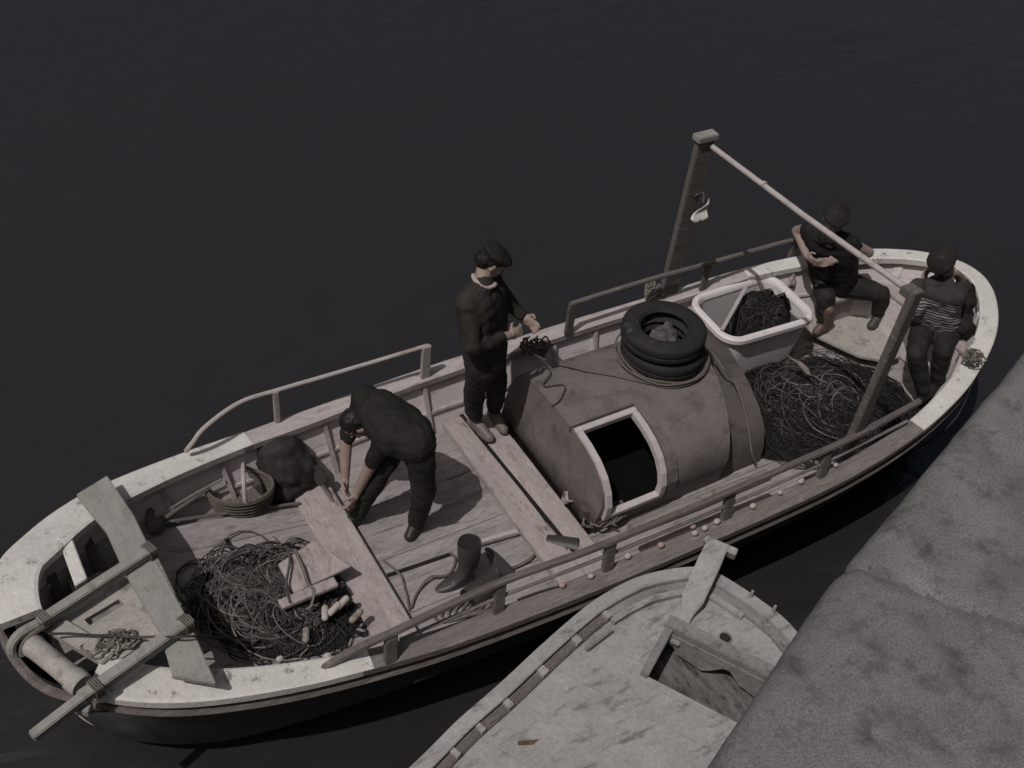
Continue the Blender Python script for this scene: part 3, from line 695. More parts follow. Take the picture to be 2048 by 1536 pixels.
def tangle(c, rx, ry, h, n_, rad, seed, m, name, label, up_=0):
    rn = random.Random(seed); mb = MB()
    for k in range(n_):
        q = []
        p = V((rn.uniform(-1, 1) * rx * .6, rn.uniform(-1, 1) * ry * .6, 0)); r0 = rn.uniform(.25, .6); ph = rn.random() * 6
        for i in range(14):
            a_ = ph + i * .55
            q.append(V(c) + V((p.x + r0 * rx * math.cos(a_) + rn.uniform(-.15, .15) * rx, p.y + r0 * ry * math.sin(a_) + rn.uniform(-.15, .15) * ry, rad + h * rn.random())))
        mb.tube(cr(q, 3), rad, 5)
    return tag(mb.build(name, m, smooth=True), label, 'rope')
tangle(P(1066, 706, .02) , .10, .12, .10, 9, .007, 4, 'strand_d', 'rope_tangle', 'dark tangle of cord on the gunwale beside the standing man')
tangle(P(1225, 1040, -.36), .20, .09, .05, 8, .008, 5, 'rope', 'rope_tangle', 'grey tangle of rope below the cabin hatch')
tangle(P(1575, 758, -.42) + V((0, 0, 0)), .12, .10, .14, 10, .008, 6, 'strand_d', 'rope_tangle', 'dark knot of rope at the foot of the white tub')
tangle(P(1948, 720, .27), .10, .10, .05, 8, .007, 9, 'strand_l', 'rope_tangle', 'pale mooring line bundled on the stern gunwale')
tangle(P(1300, 592, .05), .10, .07, .10, 8, .008, 10, 'strand_l', 'rope_tangle', 'pale knotted rope at the foot of the far gantry post')
tangle(P(226, 1290, .255), .13, .09, .03, 7, .007, 11, 'strand_l', 'rope_tangle', 'pale frayed line on the bow panel near the roller')
rope([P(96, 1266, .36), P(220, 1272, .30), P(300, 1274, .34), P(385, 1273, .36), P(480, 1276, -.1)], .007, 'rope', 'strand_d', 'dark line stretched across the bow to the fore net')
rope([P(180, 1424, .25), P(270, 1418, -.1), P(350, 1405, -.3), P(450, 1400, -.5)], .006, 'rope', 'rope', 'slack line hanging from the bow pole towards the water')
rope([P(1948, 760, .18), P(1900, 850, -.2), P(1800, 915, -.45), P(1700, 945, -.5), P(1610, 955, -.2)], .006, 'rope', 'strand_d', 'dark mooring line drooping below the stern towards the quay')
# white fish tub
tb = empty('fish_tub', (2.82, .66, FZ), 'big white rounded tub filled with dark net beside the gantry', 'tub')
def rrect(x0, x1, y0, y1, r, z, n_=7):
    o_ = []
    for cx, cy, a0 in ((x1 - r, y1 - r, 0), (x0 + r, y1 - r, 90), (x0 + r, y0 + r, 180), (x1 - r, y0 + r, 270)):
        for k in range(n_ + 1):
            a_ = math.radians(a0 + 90 * k / n_); o_.append(V((cx + r * math.cos(a_), cy + r * math.sin(a_), z)))
    return o_
TX0, TX1, TY0, TY1 = 2.30, 3.22, .335, .955
def skew(lp):                                  # the tub stands a little askew
    return [V((p.x + .05 * (p.y - .6), p.y - .055 * (p.x - 2.3) * (1 if p.y < .6 else .0), p.z)) for p in lp]
mb = MB()
mb.loft([skew(rrect(TX0 + .09, TX1 - .06, TY0 + .07, TY1 - .07, .13, FZ + .003)), skew(rrect(TX0 + .03, TX1 - .03, TY0 + .03, TY1 - .03, .15, -.03)), skew(rrect(TX0 + .035, TX1 - .035, TY0 + .035, TY1 - .035, .15, .03)),
         skew(rrect(TX0 + .06, TX1 - .06, TY0 + .06, TY1 - .06, .13, .03)), skew(rrect(TX0 + .11, TX1 - .09, TY0 + .10, TY1 - .10, .12, FZ + .03))], True, True)
mb.build('tub_wall', 'tub', tb, smooth=True)
mb = MB(); rr = [skew(rrect(TX0 - d_, TX1 + d_, TY0 - d_, TY1 + d_, .17 + d_, z_)) for d_, z_ in ((-.065, .025), (-.06, .055), (-.045, .068), (-.015, .068), (.0, .055), (.0, .02), (-.01, .012), (-.055, .012))]
rr.append(rr[0]); mb.loft(rr, True, False); mb.build('rim', 'tub', tb, smooth=True)
# nets
def heap(name, label, c, rx, ry, h, rot, mat_m, strands, seed, z0, core_f=.92, pw=.75, lump=.35, cat='net', floor=None, off=(0, 0), lz=.02):
    rn = random.Random(seed); t = empty(name, (c.x, c.y, z0), label, cat)
    ca, sa = math.cos(rot), math.sin(rot)
    def hz(u, v):
        r2 = u * u + v * v
        if r2 >= 1: return 0
        return h * (1 - r2) ** pw * (1 + lump * noise.noise(V((u * 2.2 + seed, v * 2.2, .3)))) + .012 * noise.noise(V((u * 9, v * 9 + seed, .7)))
    def at_(u, v, dz=0):
        x_ = c.x + ca * u * rx - sa * v * ry
        return V((x_, c.y + sa * u * rx + ca * v * ry, (floor(x_) if floor else z0) + max(.004, hz(u, v)) + dz))
    mb = MB(); nr_ = 18; na = 48; R_ = []
    for k in range(nr_ + 1):
        rr_ = max(.001, k / nr_); R_.append([at_(rr_ * core_f * math.cos(6.2832 * a_ / na) * (1 + .12 * noise.noise(V((math.cos(6.2832 * a_ / na) * 2, math.sin(6.2832 * a_ / na) * 2, seed)))), rr_ * core_f * math.sin(6.2832 * a_ / na) * (1 + .12 * noise.noise(V((math.sin(6.2832 * a_ / na) * 2, seed, math.cos(6.2832 * a_ / na) * 2))))) for a_ in range(na)])
    mb.loft(R_, True, True); mb.build('netting', mat_m, t, smooth=True)
    for (nm, m, n_, r_lo, r_hi, rad, spread) in strands:
        mb = MB()
        for k in range(n_):
            d_ = math.sqrt(rn.random()) * spread; a0 = rn.random() * 6.28; cu, cv = d_ * math.cos(a0) + off[0] * (nm != 'twine'), d_ * math.sin(a0) + off[1] * (nm != 'twine')
            r0 = rn.uniform(r_lo, r_hi); ph = rn.random() * 6.28; ln = rn.randint(14, 34); ec = rn.uniform(.5, 1); eo = rn.random() * 3
            q = []; dr = rn.uniform(-.004, .008)
            for i in range(ln):
                a_ = ph + i * .30; r1_ = r0 * (1 + dr * i + .10 * math.sin(i * .7 + ph))
                x_, y_ = r1_ * math.cos(a_), r1_ * math.sin(a_) * ec
                x_, y_ = x_ * math.cos(eo) - y_ * math.sin(eo), x_ * math.sin(eo) + y_ * math.cos(eo)
                u, v = cu + x_ / rx, cv + y_ / ry
                q.append(at_(u, v, rad * 1.2 + rn.uniform(0, lz * .3) + lz * (.9 + .9 * math.sin(i * .33 + ph))))
            mb.tube(q, rad, 4)
        mb.build(nm, m, t)
    return t, at_
fc = P(560, 1215, -.40)
hp, at_ = heap('net_heap', 'tangled heap of ropes and net on the fore deck by the near gunwale', V((-1.53, -.12, 0)), .56, .47, .085, -.25, 'net',
     [('twine', 'twine', 160, .04, .16, .0035, .92), ('rope', 'strand_d', 60, .10, .27, .0052, .62), ('rope', 'strand_l', 13, .12, .29, .005, .55), ('rope', 'rope', 16, .08, .26, .0055, .7)], 3, -.31, floor=fz, off=(-.18, .08), lz=.012)
fl_spots = [(668, 1218), (650, 1226), (685, 1205), (612, 1270), (712, 1232)]
for i, (px, py) in enumerate(fl_spots):
    p = P(px, py, -.20); d_ = V((.022, .05, .0)) if i % 2 else V((.05, .02, .01))
    mb = MB(); mb.capsule(p - d_ * .6, .022, p + d_ * .6, .022, 10); mb.build('float', 'cork' if i > 2 else 'float', hp, smooth=True)
heap('fishing_net', 'big dark heap of fine fishing net between tub and near gunwale', V((2.92, -.17, 0)), .84, .56, .17, -.22, 'net',
     [('twine', 'twine', 230, .05, .22, .003, .9), ('twine', 'twine', 60, .1, .3, .0035, .8), ('float_line', 'strand_d', 34, .12, .32, .0036, .5), ('float_line', 'strand_l', 16, .10, .26, .0038, .42)], 5, FZ, 1.0, .6)
tn, _ = heap('tub_net', 'black net piled inside the white tub', V((2.93, .64, 0)), .31, .28, .46, 0, 'net', [('twine', 'twine', 110, .04, .14, .0035, .8), ('float_line', 'strand_d', 8, .06, .14, .004, .7)], 8, FZ + .04, 1.0, .5)
mb = MB(); mb.beam(P(1492, 574, .085), P(1444, 660, .085), .03, .018); tag(mb.build('batten', 'rail_pale', bevel=.004), 'thin pale batten laid across the mouth of the white tub', 'batten')
# cloth half out of the net
mb = MB(); q = []
g0 = [P(1582, 716, -.1), P(1640, 762, -.1)]
R_ = []
for i in range(9):
    row = []
    for j in range(5):
        p = lerp(g0[0], g0[1], i / 8) + V((.02, -.05, 0)) * (j - 2) * .5 * (1 + .4 * math.sin(i)); p.z = -.10 + .02 * noise.noise(V((i * .6, j * .8, 2))) + .02 * math.sin(i * .9)
        row.append(p)
    R_.append(row)
mb.loft(R_, False); o = mb.build('rag', 'sack', smooth=True); sm = o.modifiers.new('t', 'SOLIDIFY'); sm.thickness = .006; tag(o, 'crumpled pale strip of cloth on top of the dark net', 'rag')
# wooden boards on the fore heap
bz = -.155
mb = MB(); mb.prism([P(556, 1128, bz), P(628, 1080, bz + .02), P(702, 1132, bz - .03), P(588, 1186, bz - .03)], (.0, 0, -.022)); tag(mb.build('wooden_board', 'thwart', bevel=.003), 'square pale board lying on the fore heap of rope', 'board')
mb = MB(); mb.beam(P(560, 1211, -.15), P(672, 1164, -.15), .07, .03); tag(mb.build('wooden_plank', 'thwart', bevel=.004), 'short narrow plank on the fore heap below the square board', 'plank')
rope([P(572, 1092, bz), P(580, 1120, bz + .03), P(572, 1170, bz + .02), P(580, 1205, -.13)], .008, 'rope', 'strand_d', 'dark rope hanging over the left side of the square board')
rope([P(590, 1100, bz + .01), P(602, 1130, bz + .03), P(614, 1165, bz + .01), P(628, 1180, -.13), P(622, 1210, -.16), P(612, 1218, -.18)], .009, 'rope', 'strand_l', 'pale rope looped across the middle of the square board')
# rubber boots
def boot(loc, ex, ez, label):
    t = empty('rubber_boot', loc, label, 'boot', 'rubber boots by the near rail')
    ex, ez = V(ex).normalized(), V(ez).normalized(); ex = (ex - ez * ex.dot(ez)).normalized(); ey = ez.cross(ex)
    def tr(x, y, z): return loc + ex * x + ey * y + ez * z
    def ring(cx, cz, rx, ry, tilt=0): return [tr(cx + rx * math.cos(k * math.pi / 10), ry * math.sin(k * math.pi / 10), cz + rx * math.cos(k * math.pi / 10) * tilt) for k in range(20)]
    mb = MB(); mb.loft([ring(-.01, .375, .070, .068), ring(-.01, .38, .076, .074), ring(-.01, .36, .079, .077), ring(-.01, .25, .076, .070), ring(-.005, .15, .066, .057), ring(.015, .10, .068, .052, -.2), ring(.06, .072, .09, .048, -.35), ring(.09, .045, .125, .048, -.14), ring(.09, .02, .14, .05, 0), ring(.09, .004, .135, .046)], True, True)
    mb.f = mb.f[:-2] + [mb.f[-1]]; mb.mi = mb.mi[:len(mb.f)]
    mb.build('boot_shell', 'boot', t, smooth=True)
    mb = MB(); mb.loft([ring(-.01, .37, .070, .068), ring(-.01, .25, .066, .062), ring(-.005, .2, .05, .05)], True, True); mb.build('lining', 'dark', t)
    return t
b0 = P(934, 1160, FZ) + V((0, 0, .003))
boot(b0, P(886, 1180, FZ) - P(940, 1160, FZ), (-.04, .03, 1), 'dark rubber boot standing upright beside the near rail')
b1 = P(1018, 1150, FZ) + V((0, 0, .072)); e1 = P(980, 1096, FZ + .07) - b1
boot(b1, e1, (P(950, 1186, FZ + .07) - b1), 'dark rubber boot fallen on its side by the upright one')
# bar and hose beside the boots
mb = MB(); mb.beam(P(950, 1088, FZ + .04), P(1040, 1062, FZ + .04), .035, .035); tag(mb.build('wooden_bar', 'rail_pale', bevel=.004), 'short pale wooden bar lying behind the boots', 'bar')
rope([P(1036, 1060, FZ + .06), P(1062, 1072, FZ + .03), P(1072, 1096, FZ + .03), P(1058, 1120, FZ + .03), P(1016, 1140, FZ + .02), P(985, 1150, FZ + .02)], .011, 'hose', 'rope', 'stiff loop of grey hose lying to the right of the boots')
rope([P(822, 1215, FZ + .02), P(838, 1180, FZ + .02), P(860, 1155, FZ + .05), P(895, 1150, FZ + .02), P(910, 1120, FZ + .02), P(900, 1105, FZ + .02)], .009, 'hose', 'rope', 'curved grey hose lying to the left of the boots')
rope([P(765, 1120, FZ + .03), P(800, 1150, FZ + .02), P(812, 1185, FZ + .02), P(818, 1220, FZ + .02)], .008, 'rope', 'rope', 'grey rope trailing over the deck beside the second thwart')
mb = MB()
for k in range(5):
    c_ = P(905 + k * 14, 1222 - k * 3, FZ + .02); mb.tube([c_ + V((.13 * math.cos(a_ * .4), .06 * math.sin(a_ * .4), .01 * math.sin(a_ + k))) for a_ in range(16)], .009, 6, True)
tag(mb.build('hose_coil', 'rope', smooth=True), 'flat coil of grey hose under the near rail below the boots', 'hose')
# bailer
bl = P(1122, 1096, FZ); mb = MB()
rr = []
for k, (x_, r_) in enumerate(((-.11, .055), (-.10, .07), (0, .078), (.10, .085))):
    rr.append([bl + V((x_ * .8 + 0, x_ * -.7, .0)) + V((.66, .75, 0)) * (r_ * math.cos(a_ * math.pi / 10)) + V((0, 0, max(.002, r_ * math.sin(a_ * math.pi / 10) * 1.2))) for a_ in range(0, 11)])
mb.loft(rr, True, True); tag(mb.build('bailer', 'boot', smooth=True), 'dark rounded bailer lying at the near end of the middle thwart', 'bailer')
# canister and small bits by the cabin's corner
mb = MB(); q = P(1172, 1032, -.37); mb.lathe(q, [(.01, 0), (.05, 0), (.055, .02), (.055, .10), (.03, .125), (.02, .14), (.002, .141)], (0, 0, 1), 18); tag(mb.build('canister', 'trouser_b', smooth=True), 'small brown canister at the bow corner of the cabin by the hatch', 'canister')
mb = MB(); q = P(1130, 1002, -.375); mb.lathe(q, [(.005, 0), (.03, .0), (.045, .05), (.047, .055), (.04, .05), (.028, .01), (.002, .008)], (.3, -.2, 1), 16); tag(mb.build('tin_cup', 'float', smooth=True), 'little white cup on the middle thwart against the cabin', 'cup')
# spar resting along the inside of the near rail
mb = MB(); mb.tube([P(1262, 1060, -.02), P(1400, 1005, -.02), P(1535, 950, -.02)], [.045, .05, .042], 12); tag(mb.build('spar', 'spar', smooth=True), 'stout pale spar lying lengthwise below the cabin by the near rail', 'spar')
# floats strung along the near gunwale
fsp = [(1125, 1170, 'p'), (1182, 1152, 'w'), (1256, 1112, 'w'), (1322, 1090, 'p'), (1386, 1053, 'p'), (1390, 1066, 'w'), (1410, 1056, 'w'), (1434, 1043, 'w'), (1506, 1012, 'w'), (1560, 985, 'w'), (1602, 962, 'w'), (1672, 930, 'w'), (1712, 900, 'w'), (655, 1312, 'w'), (735, 1292, 'w'), (560, 1318, 'w')]
names = [('between the two middle rail posts nearest the boots', 'pink'), ('at the foot of a rail post right of the boots', 'white'), ('just right of the rail post below the middle thwart', 'white'), ('below the cabin hatch', 'pink'), ('topmost of a cluster below the spar', 'pink'), ('lowest of a cluster below the spar', 'white'), ('in the middle of a cluster below the spar', 'white'), ('just left of the rail post below the spar', 'white'),
         ('first one right of the rail post below the spar', 'white'), ('second one right of the rail post below the spar', 'white'), ('left of the rail post by the near gantry post', 'white'), ('at the foot of the near gantry post', 'white'), ('just aft of the near gantry post', 'white'), ('on the white gunwale where the near rail begins', 'white'), ('below the first bend of the near rail', 'white'), ('on the near gunwale under the fore net', 'white')]
for (px, py, c_), (wh, cc) in zip(fsp, names):
    p = P(px, py, .055); mb = MB(); r_ = random.uniform(.016, .022)
    mb.ell(p, (r_ * 1.25, 0, 0), (0, r_, 0), (0, 0, r_), 12, 8)
    o = mb.build('net_float', 'floatp' if c_ == 'p' else 'float', smooth=True); tag(o, 'small %s float %s' % (cc, wh), 'float', 'floats along the near gunwale')
rope([P(1035, 1200, .05), P(1080, 1182, .05), P(1120, 1172, .05)], .006, 'rope', 'strand_d', 'thin dark cord on the near gunwale left of a pink float')
# wicker basket with handle
bk = empty('basket', PF(490, 1008), 'oval wicker basket with an arched handle beside the dark bundle', 'basket')
bc = PF(484, 1006, .004)
da = (P(552, 990, -.2) - P(418, 1000, -.2)); la = da.length * .50; da.z = 0; da.normalize(); db = V((-da.y, da.x, 0))
def ov(s, z, n_=32): return [bc + da * la * s * math.cos(6.2832 * k / n_) + db * .15 * s * math.sin(6.2832 * k / n_) + V((0, 0, z)) for k in range(n_)]
mb = MB(); mb.loft([ov(.86, 0), ov(.94, .06), ov(1, .15), ov(.95, .15), ov(.88, .05), ov(.8, .02)], True, True); mb.build('basket_body', 'wicker', bk, smooth=True)
mb = MB()
for k in range(2): mb.tube(ov(1.0 - .02 * k, .155 + .012 * k), .013, 6, True)
for k in range(4): mb.tube(ov(.89 + .03 * k, .02 + .033 * k), .011, 5, True)
mb.build('basket_rim', 'wicker', bk, smooth=True)
mb = MB(); mb.tube([bc + da * .03 + db * .145 * math.cos(t * math.pi / 12) + V((0, 0, .15 + .17 * math.sin(t * math.pi / 12))) for t in range(13)], .014, 7); mb.build('basket_handle', 'rail_pale', bk, smooth=True)
# dark bundle, seen from its round back
mb = MB(); c_ = P(563, 922, -.19)
mb.ell(c_, (.19, 0, 0), (0, .20, 0), (0, 0, .21)); mb.ell(c_ + V((.09, -.06, -.06)), (.13, 0, 0), (0, .14, 0), (0, 0, .16)); mb.ell(c_ + V((-.04, -.05, -.14)), (.2, 0, 0), (0, .18, 0), (0, 0, .11)); mb.ell(c_ + V((.02, .08, .06)), (.13, 0, 0), (0, .11, 0), (0, 0, .14))
tag(blob(mb, 'cloth_bundle', 'cloth_d', voxel=.012, smooth=3, disp=.022, dscale=6, crease=1.0), 'big round dark cloth bundle between the basket and the far side', 'bundle')
# scoop with long handle
mb = MB(); q0, q1, q2 = P(628, 938, -.18), P(642, 966, -.30), PF(690, 1040, .02)
mb.tube([q1, q2], .014, 8); sc = tag(mb.build('scoop', 'brown', smooth=True), 'long handled scoop with a dark blade leaning by the round bundle', 'scoop')
mb = MB(); mb.prism([P(620, 936, -.16), P(634, 930, -.15), P(650, 944, -.2), P(652, 962, -.26), P(642, 974, -.31), P(628, 962, -.27)], (.01, .012, -.012)); 
bl_ = mb.build('scoop_blade', 'boot', None, bevel=.003); bl_.data.transform(Matrix.Translation(-sc.location)); bl_.parent = sc
# oars and sticks along the far side of the foredeck
for (a_, b_, r_, lab) in (((318, 998, -.12), (428, 952, -.10), .014, 'dark stick leaning on the far planking above the basket'), ((322, 1042, -.18), (420, 975, -.12), .016, 'brown oar loom running from the plank to the basket'), ((335, 1020, -.14), (445, 958, -.10), .011, 'thin pale cane lying over the brown oar loom'), ((320, 1046, -.19), (600, 1006, -.345), .013, 'long dark pole lying on the deck under the basket')):
    mb = MB(); mb.tube([P(*a_), lerp(P(*a_), P(*b_), .5) + V((0, 0, .004)), P(*b_)], [r_ * .9, r_, r_ * .8], 8)
    tag(mb.build('pole', 'strand_l' if 'pale' in lab else 'brown', smooth=True), lab, 'pole')
mb = MB(); c_ = PF(312, 1062, .01); mb.ell(c_ + V((0, 0, .05)), (.055, 0, 0), (0, .05, 0), (0, 0, .06)); mb.capsule(c_ + V((-.03, .03, .06)), .03, c_ + V((.0, .08, .10)), .025)
tag(blob(mb, 'wooden_block', 'brown', voxel=.012, disp=.006, dscale=18), 'small brown pulley block at the forward end of the poles', 'block')
# pale board stowed against the tub of the far side; rag on the far gantry post
mb = MB(); R_ = []
for i in range(7):
    row = []
    for j in range(8):
        p = lerp(lerp(P(1418, 396, 1.03), P(1382, 440, .95), j / 7), lerp(P(1416, 432, .92), P(1398, 452, .86), j / 7), i / 6)
        row.append(p + V((0, -.015, 0)) * math.sin(i * 1.1 + j * .8) + V((.01 * math.sin(j), 0, 0)))
    R_.append(row)
mb.loft(R_, False); o = mb.build('rag', 'rag', smooth=True); sm = o.modifiers.new('t', 'SOLIDIFY'); sm.thickness = .004
tag(o, 'torn white rag tied to the far gantry post', 'rag')
rope([P(1408, 405, 1.0), V((2.33, 1.05, 1.0)), V((2.25, 1.045, .99))], .005, 'cord', 'rope', 'short cord tying the white rag to the far gantry post')
# dark hump of clothes on the stern seat behind the striped man
mb = MB(); c_ = P(1926, 612, .26); mb.ell(c_ + V((.03, .03, -.02)), (.10, 0, 0), (0, .11, 0), (0, 0, .17)); mb.ell(c_ + V((.03, .06, .08)), (.08, 0, 0), (0, .09, 0), (0, 0, .10)); mb.ell(c_ + V((-.02, -.05, -.14)), (.14, 0, 0), (0, .14, 0), (0, 0, .10))
tag(blob(mb, 'dark_coat', 'black_wool', voxel=.012, smooth=3, disp=.016, dscale=8, crease=1.0), 'black coat heaped on the stern bench beside the striped shirt', 'coat')
mb = MB(); q = P(1218, 1190, FZ + .02)
# crumpled pale cloths under the far gunwale behind the tub
mb = MB()
for px, py, s in ((1545, 558, 1), (1575, 566, .9), (1520, 562, .8), (1560, 545, .8)): mb.ell(P(px, py, -.02), (.10 * s, 0, 0), (0, .07 * s, 0), (0, 0, .06 * s))
tag(blob(mb, 'sack_pile', 'thwart', voxel=.014, smooth=3, disp=.02, dscale=12), 'crumpled pale sacking against the far side behind the white tub', 'sacking')

# ================================================================== PEOPLE
def person(label, J, hf, hu, spec):
    """J: joints in the world; hf, hu: where the face looks and where the crown points"""
    g = lambda k: V(J[k])
    root_z = min(g('tN').z, g('tF').z); root = empty('person', ((g('tN').x + g('tF').x) / 2, (g('tN').y + g('tF').y) / 2, root_z - .03), label, 'person', spec.get('group'))
    hf = V(hf).normalized(); hu = V(hu); hu = (hu - hf * hu.dot(hf)).normalized(); hr = hf.cross(hu)
    neck, head = g('neck'), g('head'); pel = (g('hipN') + g('hipF')) / 2
    H_ = lambda f, u, r: head + hf * f + hu * u + hr * r
    def torso(mb, d):
        d = d + spec.get('bulk', 0) * (1 if d > 0 else .6)
        cl, cr_ = lerp(neck, g('sN'), .55), lerp(neck, g('sF'), .55); hl, hr_ = lerp(pel, g('hipN'), .8), lerp(pel, g('hipF'), .8)
        dn_ = (pel - neck).normalized()
        for a_, b_ in ((cl, hl), (cr_, hr_)): mb.capsule(a_ + dn_ * .09, .098 + d, b_ - dn_ * .02, .092 + d)
        mb.capsule(lerp(cl, cr_, .5) + dn_ * .08, .10 + d, pel, .10 + d)
        mb.capsule(g('sN') + dn_ * .03, .056 + d, g('sF') + dn_ * .03, .056 + d); mb.capsule(cl + dn_ * .02, .06 + d, neck + (head - neck) * .12, .052 + d * .6); mb.capsule(cr_ + dn_ * .02, .06 + d, neck + (head - neck) * .12, .052 + d * .6)
    def arm(mb, s, d, e_, upto=1.0):
        a_, b_, c_ = g('s' + s), g('e' + s), g('w' + s)
        mb.capsule(a_, .056 + d, lerp(a_, b_, min(1, upto * 2)), .044 + d)
        if upto > .5: mb.capsule(b_, .044 + d, lerp(b_, c_, (upto - .5) * 2), .044 - .014 * (upto - .5) * 2 + d)
    def leg(mb, s, d, upto=1.0):
        a_, b_, c_ = g('hip' + s), g('k' + s), g('a' + s)
        mb.capsule(a_, .088 + d, b_, .060 + d); mb.capsule(b_, .060 + d, lerp(b_, c_, upto), .040 + d * 1.1)
        mid = lerp(b_, c_, .3); mb.capsule(b_, .055 + d, mid, .056 + d)
    def hand(mb, s):
        w_, h_ = g('w' + s), g('h' + s); d_ = (h_ - w_).normalized(); oth = g('hF' if s == 'N' else 'hN')
        pn_ = (oth - h_); pn_ = (pn_ - d_ * pn_.dot(d_))
        pn_ = pn_.normalized() if pn_.length > .01 else V((0, 0, -1)); sd_ = d_.cross(pn_)
        if sd_.z < 0: sd_ = -sd_
        pc = w_ + d_ * .05
        mb.capsule(w_, .026, w_ + d_ * .03, .028); mb.ell(pc, d_ * .050, sd_ * .042, pn_ * .018)
        for i, (off, ln) in enumerate(((-.031, .062), (-.011, .074), (.011, .080), (.030, .072))):
            k0 = pc + d_ * .040 + sd_ * off; k1 = k0 + d_ * ln * .45 + pn_ * ln * .16; k2 = k1 + d_ * ln * .22 + pn_ * ln * .34; k3 = k2 - d_ * ln * .05 + pn_ * ln * .22
            mb.capsule(k0, .0095, k1, .009, 8); mb.capsule(k1, .009, k2, .0085, 8); mb.capsule(k2, .0085, k3, .0075, 8)
        t0 = pc - d_ * .018 + sd_ * .034; t1 = t0 + sd_ * .026 + d_ * .018 + pn_ * .012; t2 = t1 + d_ * .026 + pn_ * .016
        mb.capsule(t0, .012, t1, .0105, 8); mb.capsule(t1, .0105, t2, .009, 8)
    mb = MB(); torso(mb, 0)
    for s in 'NF': arm(mb, s, 0, 0); leg(mb, s, 0); hand(mb, s); mb.capsule(g('a' + s), .040, g('a' + s) + V((0, 0, -.03)), .042); mb.capsule(lerp(g('a' + s), g('t' + s), -.15) + V((0, 0, -.035)), .036, g('t' + s), .028)
    mb.capsule(neck - (head - neck) * .1, .056, H_(-.02, -.05, 0), .052)
    mb.ell(H_(-.012, .022, 0), hf * .095, hr * .074, hu * .092); mb.ell(H_(.022, -.045, 0), hf * .066, hr * .058, hu * .068); mb.capsule(H_(.045, -.088, 0), .024, H_(.055, -.085, 0), .022)
    mb.capsule(H_(.078, .012, 0), .009, H_(.102, -.026, 0), .014); mb.capsule(H_(.098, -.028, -.012), .009, H_(.098, -.028, .012), .009)
    mb.capsule(H_(.078, .028, -.034), .010, H_(.078, .028, .034), .010); mb.capsule(H_(.080, -.060, -.018), .008, H_(.080, -.060, .018), .008)
    for sg in (-1, 1):
        mb.ell(H_(-.008, -.005, sg * .076), hf * .020, hr * .009, hu * .032); mb.ell(H_(.058, -.018, sg * .036), hf * .022, hr * .020, hu * .018)
    eyes = [H_(.078, .008, sg * .031) for sg in (-1, 1)]; mouth = [H_(.088, -.060, k * .008) for k in (-2, -1, 0, 1, 2)]
    def faces(me):
        for p in me.polygons:
            c_ = p.center
            if (c_ - head).length < .16:
                if min((c_ - e_).length for e_ in eyes) < .0115: p.material_index = 1
                elif min((c_ - e_).length for e_ in mouth) < .009: p.material_index = 2
    body = blob(mb, 'body', ['skin', 'eye', 'lip'], root, .0065, 2, post=faces)
    # clothing
    mb = MB(); torso(mb, .020)
    if spec['sleeve'] > 0:
        for s in 'NF': arm(mb, s, .014, 0, spec['sleeve'])
    blob(mb, spec.get('top_name', 'sweater'), spec['top'], root, .008, 2, .009, 10, crease=.55)
    mb = MB(); mb.capsule(g('hipN'), .105, g('hipF'), .105); up_ = (neck - pel).normalized(); mb.capsule(pel, .118, pel + up_ * .07, .112)
    for s in 'NF': leg(mb, s, .019, spec.get('leg', .96))
    blob(mb, 'trousers', spec['trousers'], root, .008, 2, .010, 9, crease=.55)
    for s in 'NF':
        mb = MB(); a_, t_ = g('a' + s), g('t' + s); he = lerp(a_, t_, -.18); he.z = t_.z; d_ = (t_ - he).normalized()
        mb.capsule(a_ + V((0, 0, .01 + spec.get('shaft', 0))), .050, V((a_.x, a_.y, t_.z + .02)), .046); mb.capsule(he, .038, t_, .033); mb.capsule(lerp(he, t_, .55), .042, t_ - d_ * .01, .040)
        mb.capsule(lerp(a_, t_, .25), .042, lerp(a_, t_, .8), .036)
        zc = t_.z - .028
        o_ = blob(mb, 'boot' if spec.get('shaft', 0) else 'shoe', spec['shoe'] if isinstance(spec['shoe'], str) else spec['shoe'][s], root, .008, 3)
        w0 = root.location.z
        for v in o_.data.vertices:
            if v.co.z + w0 < zc: v.co.z = zc - w0
    if spec.get('hair', True):
        mb = MB(); mb.ell(H_(-.026, .034, 0), hf * .094, hr * .083, hu * .090); mb.ell(H_(-.06, -.01, 0), hf * .060, hr * .072, hu * .07)
        blob(mb, 'hair', 'hair', root, .008, 2, .006, 40)
    if spec.get('cap'):
        mb = MB(); mb.ell(H_(-.02, .066, 0), hf * .112, hr * .098, hu * .055); mb.ell(H_(-.02, .075, 0), hf * .125, hr * .108, hu * .034)
        if spec['cap'] == 'peaked': mb.ell(H_(.10, .050, 0), hf * .055, hr * .070, hu * .010)
        blob(mb, 'cap', spec.get('cap_m', 'black_wool'), root, .008, 2, .004, 20)
    if spec.get('scarf'):
        mb = MB(); ax_ = (head - neck).normalized(); u = ax_.orthogonal().normalized(); w_ = ax_.cross(u)
        mb.tube([neck + ax_ * .035 + (u * math.cos(k * .2618) + w_ * math.sin(k * .2618)) * .076 + V((0, 0, -.02)) * math.cos(k * .5) for k in range(24)], spec.get('scarf_r', .017), 8, True)
        blob(mb, spec['scarf'], spec.get('scarf_m', 'scarf'), root, .008, 2, .004, 20)
    return root
def joints(d):
    return {k: (v if isinstance(v, V) else P(*v)) for k, v in d.items()}
